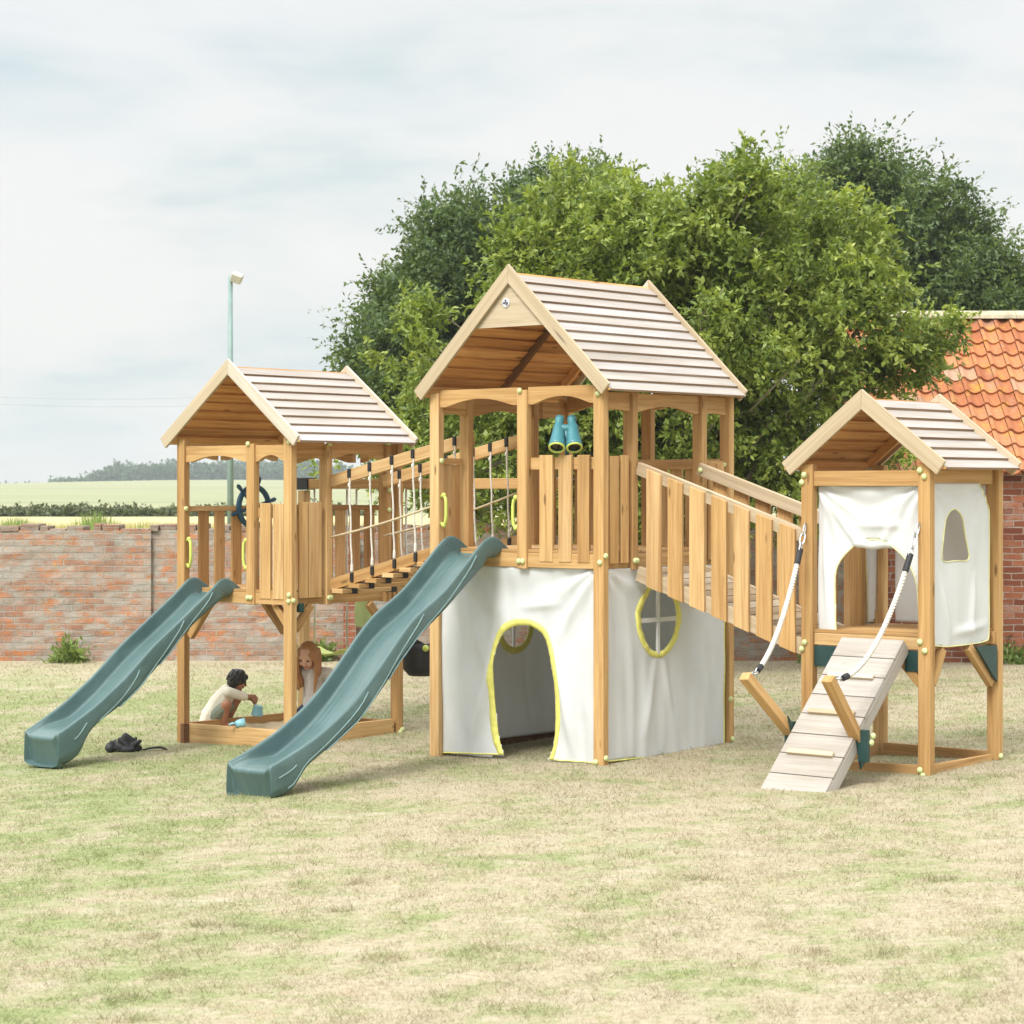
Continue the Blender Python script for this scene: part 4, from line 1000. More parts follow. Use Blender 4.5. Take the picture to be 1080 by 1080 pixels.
def climb_rope(p, q, label, sag):
    t = on_set('climbing_rope', label, 'rope', 'R', 'climbing ropes')
    p = Vector(p); q = Vector(q); n = 60
    pts = [p.lerp(q, i / n) + Vector((0, 0, -sag * 4 * (i / n) * (1 - i / n))) for i in range(n + 1)]
    a, b = 7, 53
    # three-strand laid rope: three strands wound round the line
    r = MB(); core = pts[a:b + 1]; m = (len(core) - 1) * 4
    for s in range(3):
        w = []
        for i in range(m + 1):
            f = i / 4; j = min(int(f), len(core) - 2); c = core[j].lerp(core[j + 1], f - j); tg = (core[j + 1] - core[j]).normalized(); u = tg.cross(Vector((0, 0, 1))).normalized(); v = tg.cross(u); an = i * .62 + s * 2.094
            w.append(c + (u * math.cos(an) + v * math.sin(an)) * .0085)
        r.tube(w, .0098, 6)
    r.build('laid_rope', M['rope'], t, smooth=True)
    for c0, c1, e0, e1 in ((pts[a - 1], pts[a + 3], pts[0], pts[a]), (pts[b - 3], pts[b + 1], pts[b], pts[n])):
        s = MB(); s.tube([c0, c1], .021, 10); s.build('rope_sleeve', M['black'], t, bevel=.003)
        k = MB()
        for i in range(3):
            m0 = e0.lerp(e1, (i + .5) / 3); dd = (e1 - e0).normalized(); u = dd.cross(Vector((0, 0, 1))).normalized(); v = dd.cross(u); sd = u if i % 2 else v; hl = (e1 - e0).length / 3 * .64
            k.tube([m0 + dd * (math.cos(an) * hl) + sd * (math.sin(an) * .017) for an in [2 * math.pi * j / 12 for j in range(12)]], .0055, 6, closed=True)
        k.build('chain_link', M['steel'], t, smooth=True)
tp = climbing_ramp()
climb_rope(tp[1] + Vector((.0, .03, .03)), (-.94, -.012, 1.60), 'white climbing rope hanging from the left front post of the small tower', .19)
climb_rope(tp[0] + Vector((.0, .03, .03)), (-.075, -.012, 1.61), 'white climbing rope hanging from the right front post of the small tower, across its doorway', .26)

# ------------------------------------------------------------------ canvas walls
def inside(poly, x, y):
    c = False; j = len(poly) - 1
    for i in range(len(poly)):
        xi, yi = poly[i]; xj, yj = poly[j]
        if (yi > y) != (yj > y) and x < (xj - xi) * (y - yi) / (yj - yi) + xi: c = not c
        j = i
    return c
def spline(pts, n=8, closed=False):
    out = []; N_ = len(pts); rng = range(N_ if closed else N_ - 1)
    g = (lambda i: pts[i % N_]) if closed else (lambda i: pts[max(0, min(N_ - 1, i))])
    for i in rng:
        a, b, c, d = g(i - 1), g(i), g(i + 1), g(i + 2)
        for k in range(n):
            t = k / n; out.append(tuple(.5 * ((2 * b[q]) + (c[q] - a[q]) * t + (2 * a[q] - 5 * b[q] + 4 * c[q] - d[q]) * t * t + (3 * b[q] - a[q] - 3 * c[q] + d[q]) * t ** 3) for q in (0, 1)))
    if not closed: out.append(pts[-1])
    return out
def sheet(name, parent, outline, fn, holes=(), amp=.012, seed=0, folds=None, step=.02, mat='canvas'):
    """cloth panel on a fine grid, clipped to its outline and holes, with soft folds; fn(u, v, off) -> 3D"""
    us = [p[0] for p in outline]; vs = [p[1] for p in outline]; u0, u1, v0, v1 = min(us), max(us), min(vs), max(vs)
    nu = max(2, int((u1 - u0) / step)); nv = max(2, int((v1 - v0) / step))
    def disp(u, v):
        a = (u - u0) / (u1 - u0); b = (v - v0) / (v1 - v0)
        d = amp * .8 * mnoise.noise(Vector((u * 2.3 + seed * 7, v * 1.1, seed))) + amp * .35 * mnoise.noise(Vector((u * 7 + v * 2 + seed, v * 2.4 - u, seed + 3)))
        d += amp * .55 * mnoise.noise(Vector((u * 11, v * 1.3, seed + 9))) * (1 - b * .5)
        # pull lines fanning out of the top corners
        for cu, sg in ((u0, 1), (u1, -1)):
            an = math.atan2(v1 - v + .02, sg * (u - cu) + .02); r = math.hypot(u - cu, v - v1)
            d += amp * .55 * math.sin(an * 13 + seed) * math.exp(-r * 1.9) * min(1, r * 8)
        if folds:
            for fu, fv, ang, w, h, ln in folds:
                du = u - fu; dv = v - fv; al = du * math.cos(ang) + dv * math.sin(ang); pe = -du * math.sin(ang) + dv * math.cos(ang)
                if -.1 < al < ln: d += 1.7 * h * math.exp(-(pe / w) ** 2) * math.sin(math.pi * (al + .1) / (ln + .1))
        return d
    P = []; F = []; U = []
    for j in range(nv + 1):
        for i in range(nu + 1):
            u = u0 + (u1 - u0) * i / nu; v = v0 + (v1 - v0) * j / nv; P.append(fn(u, v, disp(u, v)))
    for j in range(nv):
        for i in range(nu):
            u = u0 + (u1 - u0) * (i + .5) / nu; v = v0 + (v1 - v0) * (j + .5) / nv
            if inside(outline, u, v) and not any(inside(h, u, v) for h in holes):
                a = j * (nu + 1) + i; F.append((a, a + 1, a + nu + 2, a + nu + 1)); U.append([(P[k][0], P[k][2]) for k in F[-1]])
    mb = MB(); mb.quadset(P, F, 0, U); o = mb.build(name, M[mat], parent, smooth=True)
    sol = o.modifiers.new('cloth', 'SOLIDIFY'); sol.thickness = .003; sol.offset = 0
    return o, disp
def band(name, parent, inner, outer, fn, disp, mat='yellow', closed=False, thick=.004, pucker=.002):
    """binding strip between two curves of equal length"""
    outer = [(i[0] + (o[0] - i[0]) * .82, i[1] + (o[1] - i[1]) * .82) for i, o in zip(inner, outer)]
    n = len(inner); mb = MB(); P = []; F = []
    for i in range(n):
        for (u, v), o_ in ((outer[i], 0), (tuple((a + b) / 2 for a, b in zip(inner[i], outer[i])), thick * .5), (inner[i], 0)):
            P.append(fn(u, v, disp(u, v) + thick * .8 + o_ + pucker * math.sin(i * 1.9)))
        u, v = inner[i]; P.append(fn(u, v, disp(u, v) - thick * .6))
    for i in range(n if closed else n - 1):
        j = (i + 1) % n
        for k in range(3): F.append((i * 4 + k, i * 4 + k + 1, j * 4 + k + 1, j * 4 + k))
    mb.quadset(P, F); o = mb.build(name, M[mat], parent, smooth=True)
    sol = o.modifiers.new('cloth', 'SOLIDIFY'); sol.thickness = .004; sol.offset = 0
    return o
def strip(name, parent, pts, fn, disp, w=.012, mat='yellow'):
    mb = MB(); mb.tube([fn(u, v, disp(u, v)) for u, v in pts], w, 6, flat=.6); mb.build(name, M[mat], parent, smooth=True)
def line(a, b, n=20): return [(a[0] + (b[0] - a[0]) * i / n, a[1] + (b[1] - a[1]) * i / n) for i in range(n + 1)]

def canvas_den():
    t = on_set('canvas_den', 'white canvas den with yellow edged archway hung beneath the tall tower', 'play den', 'C')
    fr = lambda u, v, o: (u, .050 - o, v)
    outer = spline([(-1.02, .0), (-1.075, .1), (-1.105, .25), (-1.095, .45), (-1.085, .62), (-1.07, .75), (-1.035, .87), (-.965, .95), (-.87, .99), (-.76, 1.0), (-.66, .985), (-.58, .94), (-.51, .86), (-.465, .76), (-.44, .62), (-.42, .45), (-.425, .25), (-.455, .1), (-.49, .0)], 5)
    inn = spline([(-.96, .0), (-1.005, .1), (-1.03, .25), (-1.045, .45), (-1.043, .6), (-1.033, .72), (-1.005, .82), (-.94, .895), (-.855, .935), (-.76, .947), (-.68, .935), (-.61, .895), (-.55, .82), (-.508, .73), (-.484, .61), (-.474, .45), (-.478, .25), (-.495, .1), (-.53, .0)], 5)
    hole = inn + [(-.53, -.2), (-.96, -.2)]
    o, d = sheet('front_panel', t, [(-1.55, -.03), (-.095, .0), (-.095, 1.365), (-1.55, 1.36)], fr, [hole], .036, 1, [(-1.02, .75, -1.9, .035, .02, .7), (-.45, .7, -1.35, .04, .02, .7), (-.2, 1.25, -2.1, .03, .018, .5), (-1.35, 1.2, -1.2, .04, .014, .8), (-.75, 1.08, 0.1, .03, .012, .35), (-.30, .9, -1.6, .04, .012, .9)])
    band('door_binding', o, inn, outer, fr, d)
    strip('hem', o, line((-1.55, -.028), (-1.0, -.0), 20), fr, d, .009); strip('hem', o, line((-.49, .0), (-.095, .004), 16), fr, d, .007)
    sr = lambda u, v, o: (-.028 + o, u, v)
    cen = (.668, .985); el = lambda rx, rz, n=48: [(cen[0] + math.cos(2 * math.pi * i / n) * rx, cen[1] + math.sin(2 * math.pi * i / n) * rz) for i in range(n)]
    o, d = sheet('side_panel', t, [(.045, .02), (1.47, -.02), (1.475, 1.362), (.045, 1.362)], sr, [el(.215, .235)], .026, 2, [(.72, .7, -1.35, .035, .014, .6), (.62, .7, -1.8, .035, .012, .6), (.3, 1.2, -1.5, .04, .008, 1.0), (1.2, .6, -1.55, .04, .01, .6)])
    band('window_binding', o, el(.212, .232), el(.278, .282), sr, d, closed=True, pucker=.004)
    bars = MB(); bars.box(-.040, -.024, cen[0] - .014, cen[0] + .014, cen[1] - .25, cen[1] + .25); bars.box(-.042, -.026, cen[0] - .23, cen[0] + .23, cen[1] - .016, cen[1] + .016); bars.build('window_bars', M['canvas'], o)
    strip('hem', o, line((.045, .022), (1.47, -.018)), sr, d, .009); strip('hem', o, line((1.475, -.02), (1.475, 1.0)), sr, d, .008)
    sl = lambda u, v, o: (-1.575 - o, u, v)
    c2 = (.872, .87); e2 = lambda r, n=40: [(c2[0] + math.cos(2 * math.pi * i / n) * r, c2[1] + math.sin(2 * math.pi * i / n) * r) for i in range(n)]
    o, d = sheet('side_panel', t, [(.1, .035), (1.46, .02), (1.46, 1.36), (.1, 1.36)], sl, [e2(.165)], .010, 4, [(1.0, .6, -1.4, .03, .012, .6)])
    band('window_binding', o, e2(.163), e2(.225), sl, lambda u, v: d(u, v) - .02, 'yellow', True)
    b = MB(); b.box(-1.582, -1.568, c2[0] - .012, c2[0] + .012, c2[1] - .17, c2[1] + .17); b.build('window_bars', M['canvas'], o)
    bk = lambda u, v, o: (u, 1.50 + o, v)
    sheet('back_panel', t, [(-1.55, .0), (-.095, .0), (-.095, 1.36), (-1.55, 1.36)], bk, [], .012, 5)
canvas_den()

def canvas_house():
    t = on_set('canvas_cover', 'white canvas walls with cut out doorway wrapped round the small right tower', 'canvas cover', 'R')
    fr = lambda u, v, o: (u, .062 - o, v)
    arch = [(-.735, .80), (-.748, .95), (-.755, 1.10), (-.757, 1.24), (-.74, 1.32), (-.69, 1.39), (-.62, 1.455), (-.54, 1.495), (-.46, 1.505), (-.37, 1.49), (-.30, 1.455), (-.235, 1.40), (-.17, 1.31), (-.135, 1.22), (-.115, 1.05), (-.105, .90)]
    hole = spline(arch, 4) + [(-.105, .6), (-.735, .6)]
    o, d = sheet('front_panel', t, [(-.888, .83), (-.085, .83), (-.085, 1.86), (-.888, 1.86)], fr, [hole], .028, 6, [(-.80, 1.75, -.9, .03, .02, .5), (-.2, 1.75, -2.2, .03, .016, .4), (-.5, 1.60, 0, .025, .012, .3), (-.86, 1.8, -1.5, .02, .014, .9)], .014)
    strip('door_binding', o, spline(arch, 4), fr, d, .007, 'paleyellow')
    fl = MB(); fl.tube([(x, .075, 1.474 + .005 * math.sin(i * .9)) for i, x in enumerate(np.linspace(-.62, -.30, 12))], [.012] + [.030] * 10 + [.012], 10); fl.build('rolled_flap', M['canvas'], o, smooth=True)
    sr = lambda u, v, o: (-.030 + o, u, v)
    win = spline([(.21, 1.375), (.205, 1.50), (.225, 1.60), (.285, 1.68), (.345, 1.705), (.41, 1.68), (.465, 1.60), (.51, 1.48), (.53, 1.372), (.37, 1.368)], 5, True)
    outl = spline([(.04, .84), (.25, .815), (.55, .815), (.74, .825), (.795, .87), (.80, 1.10), (.80, 1.40), (.80, 1.62), (.79, 1.72), (.73, 1.80), (.67, 1.872)], 4) + [(.04, 1.872)]
    o, d = sheet('side_panel', t, outl, sr, [win], .013, 7, [(.2, 1.2, -1.3, .03, .012, .4), (.6, 1.2, -1.7, .03, .014, .4), (.4, .9, .1, .03, .012, .4)], .013)
    strip('window_binding', o, win + [win[0]], sr, d, .007, 'paleyellow'); strip('hem', o, spline([(.04, .835), (.25, .815), (.55, .815), (.74, .825), (.795, .87), (.80, 1.10), (.80, 1.40), (.80, 1.62), (.79, 1.72), (.73, 1.80), (.67, 1.872)], 4), sr, d, .007, 'paleyellow')
    bk = lambda u, v, o: (u, .89 + o, v)
    sheet('back_panel', t, [(-.80, .92), (-.1, .92), (-.1, 1.87), (-.80, 1.87)], bk, [], .012, 8)
    ll = lambda u, v, o: (-.945 - o, u, v)
    o, d = sheet('door_curtain', t, spline([(.77, .92), (.84, .92), (.88, 1.0), (.89, 1.3), (.87, 1.6), (.86, 1.86)], 4) + [(.71, 1.86), (.72, 1.5), (.765, 1.2)], ll, [], .012, 9)
    strip('hem', o, [(.71, 1.86), (.72, 1.5), (.765, 1.2), (.77, .92)], ll, d, .007, 'paleyellow')
canvas_house()

# ------------------------------------------------------------------ toys on the towers
def ship_wheel():
    t = on_set('ship_wheel', 'navy blue plastic ship steering wheel fixed on the left tower side fence', 'steering wheel', 'L')
    c = Vector((-1.285, .79, 1.88)); ring = lambda r, n=40: [c + Vector((0, math.cos(2 * math.pi * i / n) * r, math.sin(2 * math.pi * i / n) * r)) for i in range(n)]
    m = MB(); m.tube(ring(.170), .024, 8, closed=True); m.build('rim', M['navy'], t, smooth=True)
    for i in range(6):
        a = math.pi / 3 * i + R(15); d = Vector((0, math.cos(a), math.sin(a))); s = MB()
        s.lathe(c, d, [(.02, .014), (.16, .013), (.175, .02), (.19, .013), (.22, .018), (.245, .019), (.262, .010), (.264, 0)], 8); s.build('spoke', M['navy'], t, smooth=True)
    h = MB(); h.lathe(c - Vector((.05, 0, 0)), (1, 0, 0), [(0, .028), (.03, .03), (.04, .055), (.07, .055), (.085, .03), (.09, 0)], 16); h.build('hub', M['navy'], t, smooth=True)
ship_wheel()
def binoculars():
    t = on_set('toy_binoculars', 'turquoise toy binoculars with lime lens rings on the tall tower front rail', 'binoculars', 'C')
    for s in (-1, 1):
        sv = Vector((.756, .655, 0)) * s; a = Vector((-.425, .105, 2.405)) + sv * .044; b = Vector((-.335, -.005, 2.215)) + sv * .062; d = (b - a); L = d.length
        m = MB(); m.lathe(a, d, [(-.03, .0), (-.03, .031), (.0, .034), (.02, .029), (.05, .038), (L * .55, .047), (L * .85, .055), (L * .9, .059), (L, .059), (L, .050), (L - .02, .048)], 20); o = m.build('barrel', M['turq'], t, smooth=True)
        g = MB(); dn = d.normalized(); u = dn.cross(Vector((1, 0, 0))).normalized(); v = dn.cross(u)
        g.tube([b + dn * .003 + (u * math.cos(q) + v * math.sin(q)) * .052 for q in [2 * math.pi * i / 24 for i in range(24)]], .008, 8, closed=True); g.build('lens_ring', M['lime'], o, smooth=True)
        k = MB(); k.lathe(b - dn * .012, d, [(0, .048), (.004, .048), (.006, 0)], 20); k.build('lens', M['lens'], o)
    m = MB(); m.cap((-.42, .045, 2.35), (-.345, .11, 2.35), .03, .03); m.build('bridge', M['turq'], t, smooth=True)
    m = MB(); m.tube([(-.387, .06, 2.34), (-.387, .075, 2.24), (-.387, .075, 2.10)], .016, 8); m.build('mounting_stem', M['turq'], t, smooth=True)
binoculars()

# ------------------------------------------------------------------ swing set behind
def swings():
    k = BASE['C']; org = k + EX * (-1.646) + EY * 1.56; q = lambda s, z, b=0: org + EX * (-s) + EY * b + Vector((0, 0, z))
    t = thing('swing_set', 'timber swing beam with a black end cap running behind the towers', 'swing frame', org, -TH)
    m = MB(); m.beam((0, 0, 1.965), (-3.02, 0, 1.965), .07, .085); m.build('swing_beam', M['wood'], t, bevel=.005)
    m = MB(); m.box(-3.03, -2.86, -.05, .05, 1.915, 2.02); m.build('end_cap', M['black'], t, bevel=.006)
    m = MB(); m.beam((-2.95, 0, -.2), (-2.95, 0, 1.91), .08, .08, (1, 0, 0)); m.build('support_post', M['wood'], t, bevel=.005)
    def ropes(tt, pts):
        for a, b in pts: r = MB(); r.tube([a, b], .009, 6); r.build('swing_rope', M['rope'], tt, smooth=True)
    def place(s): return q(s, 0)
    # green flat seat
    p = place(2.62); t = thing('garden_swing', 'lime green curved swing seat hanging behind the ginger haired child', 'swing', p, -TH, 'swings behind the towers'); z = .50
    m = MB(); n = 10
    P = [(-.21 + .42 * i / n, yy, z + .05 * (2 * i / n - 1) ** 2 - (.018 if lo else 0)) for lo in (0, 1) for yy in (-.08, .08) for i in range(n + 1)]; F = []; w = n + 1
    for i in range(n): F += [(i, i + 1, w + i + 1, w + i), (2 * w + i, 3 * w + i, 3 * w + i + 1, 2 * w + i + 1), (i, 2 * w + i, 2 * w + i + 1, i + 1), (w + i, w + i + 1, 3 * w + i + 1, 3 * w + i)]
    F += [(0, w, 3 * w, 2 * w), (n, 2 * w + n, 3 * w + n, w + n)]
    m.quadset(P, F); m.build('seat', M['lime'], t, bevel=.006); ropes(t, [((-.2, 0, z + .05), (-.2, 0, 1.92)), ((.2, 0, z + .05), (.2, 0, 1.92))])
    # black cradle seat
    p = place(1.56); t = thing('cradle_swing', 'black fabric cradle swing with lime knobs hanging beside the tall tower', 'swing', p, -TH, 'swings behind the towers')
    m = MB(); n = 12; P = []; F = []
    for j in range(6):
        for i in range(n):
            a = 2 * math.pi * i / n; rr = (.10, .15, .165, .16, .165, .15)[j]; sag = .02 * math.sin(3 * a) * (j > 2)
            P.append((math.cos(a) * rr * 1.05, math.sin(a) * rr * .8, .36 + .05 * j + sag + (.05 * abs(math.cos(a)) if j > 3 else 0)))
    for j in range(5):
        for i in range(n): F.append((j * n + i, j * n + (i + 1) % n, (j + 1) * n + (i + 1) % n, (j + 1) * n + i))
    F.append(tuple(range(n - 1, -1, -1))); m.quadset(P, F); o = m.build('cradle', M['black'], t, smooth=True); o.modifiers.new('thick', 'SOLIDIFY').thickness = .012
    ropes(t, [((-.16, 0, .66), (-.16, 0, 1.92)), ((.16, 0, .66), (.16, 0, 1.92))])
    for sx, sy in ((-1, -1), (1, -1)): m = MB(); m.ell((sx * .15, sy * .09, .60), .028, n=8); m.build('knob', M['lime'], t, smooth=True)
    # pale green board swing
    p = place(2.22); t = thing('board_swing', 'pale green upright swing board hanging under the rope bridge', 'swing', p, -TH, 'swings behind the towers')
    m = MB(); m.box(-.10, .10, -.012, .012, .74, .99); m.build('board', plain('pale_green_plastic', (.50, .66, .32), .5, .1), t, bevel=.02); ropes(t, [((-.085, 0, .98), (-.085, 0, 1.92)), ((.085, 0, .98), (.085, 0, 1.92))])
swings()

# ------------------------------------------------------------------ children
def organic(name, mb, mat, parent, vox=.006, sm=6):
    o = mb.build(name, mat, parent, smooth=True)
    r = o.modifiers.new('skin', 'REMESH'); r.mode = 'VOXEL'; r.voxel_size = vox; r.use_smooth_shade = True
    s = o.modifiers.new('soft', 'SMOOTH'); s.iterations = sm; s.factor = .5
    return o
def hand(mb, wrist, d, palm_n, side, s=1.0, curl=.9):
    """palm with four unequal fingers bent round and a thumb from the side of the palm"""
    d = Vector(d).normalized(); n = Vector(palm_n).normalized(); w = d.cross(n).normalized() * side; wrist = Vector(wrist)
    pc = wrist + d * .035 * s
    mb.cap(wrist, pc - w * .014 * s, .017 * s, .016 * s); mb.cap(wrist, pc + w * .014 * s, .017 * s, .016 * s); mb.cap(pc - w * .016 * s, pc + w * .016 * s, .016 * s, .016 * s)
    for i, l in enumerate((.9, 1.0, .95, .75)):
        b = pc + w * (.021 - .014 * i) * s + d * .006 * s; dirn = d.copy(); L = .021 * l * s; p = b
        for j in range(3):
            dirn = (Matrix.Rotation(curl * .55, 3, d.cross(n)) @ dirn).normalized(); q = p + dirn * L; mb.cap(p, q, .0075 * s, .0066 * s, n=8); p = q; L *= .8
    tb = wrist + d * .014 * s + w * .016 * s; q = tb + (d * .6 + w * .75 + n * .3).normalized() * .024 * s; mb.cap(tb, q, .0085 * s, .0078 * s, n=8); mb.cap(q, q + (d * .8 + w * .1 + n * .5).normalized() * .02 * s, .0078 * s, .0066 * s, n=8)
def head(mb, c, fwd, up, s=1.0):
    f = Vector(fwd).normalized(); u = Vector(up); u = (u - f * u.dot(f)).normalized(); l = u.cross(f); c = Vector(c)
    Q = Matrix((f, l, u)).transposed()
    mb.ell(c + u * .018 * s - f * .008 * s, (.088 * s, .073 * s, .080 * s), rot=Q); mb.ell(c - u * .035 * s + f * .018 * s, (.060 * s, .056 * s, .062 * s), rot=Q); mb.ell(c - u * .082 * s + f * .045 * s, (.024 * s, .026 * s, .018 * s), rot=Q)
    mb.cap(c + f * .082 * s + u * .002 * s, c + f * .096 * s - u * .026 * s, .008 * s, .011 * s)
    for q in (-1, 1):
        mb.ell(c + l * q * .072 * s - u * .012 * s - f * .006 * s, (.018 * s, .009 * s, .027 * s), rot=Q); mb.ell(c + l * q * .035 * s - u * .035 * s + f * .05 * s, (.026 * s, .024 * s, .026 * s), rot=Q)
    return c, f, l, u, Q
def face(H, parent, s=1.0):
    c, f, l, u, Q = H; e = MB()
    for q in (-1, 1): e.ell(c + f * .0745 * s + l * q * .030 * s + u * .006 * s, (.007 * s, .012 * s, .0065 * s), rot=Q, n=8)
    e.build('eyes', M['eye'], parent, smooth=True)
    m = MB(); m.ell(c + f * .078 * s - u * .054 * s, (.007 * s, .019 * s, .0065 * s), rot=Q, n=8); m.build('mouth', M['lip'], parent, smooth=True)

def boy():
    base = BASE['L'] + EX * (-1.42) + EY * (.47) + Vector((0, 0, .022))
    t = thing('person', 'dark haired child in a cream tee squatting in the sandpit holding a light blue cup', 'person', base, R(12)); t.scale = (.9, .9, .9)
    b = MB(); s = .93
    H = head(b, (.215, -.01, .445), (.93, .22, -.30), (.1, 0, 1), s)
    b.cap((.12, 0, .35), (.185, 0, .40), .036, .036)
    b.cap((0, 0, .13), (.06, 0, .24), .095, .088); b.cap((.06, 0, .24), (.11, 0, .325), .09, .075)
    SH = {1: (.125, .10, .345), -1: (.125, -.105, .345)}; EL = {1: (.27, .11, .29), -1: (.265, -.10, .302)}; WR = {1: (.355, .035, .262), -1: (.365, -.06, .30)}
    for q in (-1, 1):
        b.cap((.11, q * .04, .345), SH[q], .045, .036); b.cap(SH[q], EL[q], .034, .027); b.cap(EL[q], WR[q], .026, .018)
    hand(b, WR[-1], (.55, .15, -.75), (-.6, .3, -.55), 1, .95); hand(b, WR[1], (.4, -.35, -.55), (-.3, -.5, -.6), -1, .95)
    KN = {1: (.215, .11, .255), -1: (.10, -.175, .235)}; AN = {1: (.13, .10, .055), -1: (.075, -.12, .055)}
    for q in (-1, 1):
        b.cap((.01, q * .06, .12), KN[q], .062, .047); b.cap(KN[q], AN[q], .042, .028); b.cap(AN[q], (AN[q][0] + .12, AN[q][1] + q * .01, .02), .028, .02)
    bo = organic('body', b, M['skin_b'], t, .0048, 4); face(H, bo, s)
    h = MB(); c, f, l, u, Q = H
    h.ell(c + u * .026 * s - f * .016 * s, (.100 * s, .087 * s, .090 * s), rot=Q); h.ell(c - f * .045 * s - u * .03 * s, (.058 * s, .076 * s, .068 * s), rot=Q)
    h.cap(c + f * .050 * s + u * .052 * s - l * .04 * s, c + f * .050 * s + u * .052 * s + l * .04 * s, .034 * s, .034 * s)
    for q in (-1, 1): h.ell(c + l * q * .066 * s + u * .0 * s - f * .026 * s, (.036 * s, .022 * s, .05 * s), rot=Q)
    rd = random.Random(9)
    for i in range(60):
        v = Vector((rd.uniform(-1, .75), rd.uniform(-1, 1), rd.uniform(-.45, 1))).normalized(); b0 = c + u * .026 * s - f * .016 * s + Q @ Vector((v.x * .094, v.y * .082, v.z * .086)) * s
        h.cap(b0, b0 + (Q @ Vector((v.x * .4 + .1, v.y * .4, -.5))) * .035, .013, .006, n=6)
    organic('hair', h, M['hair_b'], bo, .005, 1)
    sh = MB(); sh.cap((-.015, 0, .115), (.055, 0, .24), .112, .104); sh.cap((.055, 0, .24), (.115, 0, .33), .104, .083); sh.cap((.125, 0, .352), (.15, 0, .372), .05, .044)
    for q in (-1, 1): sh.cap((.11, q * .05, .34), SH[q], .056, .050); m = Vector(SH[q]).lerp(Vector(EL[q]), .98); sh.cap(SH[q], m, .050, .042)
    sh.cap((-.05, 0, .05), (-.02, 0, .12), .10, .11)
    organic('tee_shirt', sh, M['shirt_b'], bo, .006, 4)
    st = MB()
    st.cap((.0, 0, .10), (.01, 0, .11), .105, .105)
    for q in (-1, 1): st.cap((.01, q * .06, .118), Vector((.01, q * .06, .118)).lerp(Vector(KN[q]), .62), .075, .064)
    organic('shorts', st, M['shorts'], bo, .006, 3)
    cp = thing('toy_cup', 'light blue plastic cup held upside down by the squatting child', 'cup', base + Matrix.Rotation(R(12), 3, 'Z') @ Vector((.35, -.05, .11)), 0)
    m = MB(); m.lathe((0, 0, 0), (.12, -.1, 1), [(.0, .047), (.0, .050), (.006, .050), (.08, .036), (.084, .030), (.084, 0)], 16); m.build('cup_wall', M['cup'], cp, smooth=False)
boy()
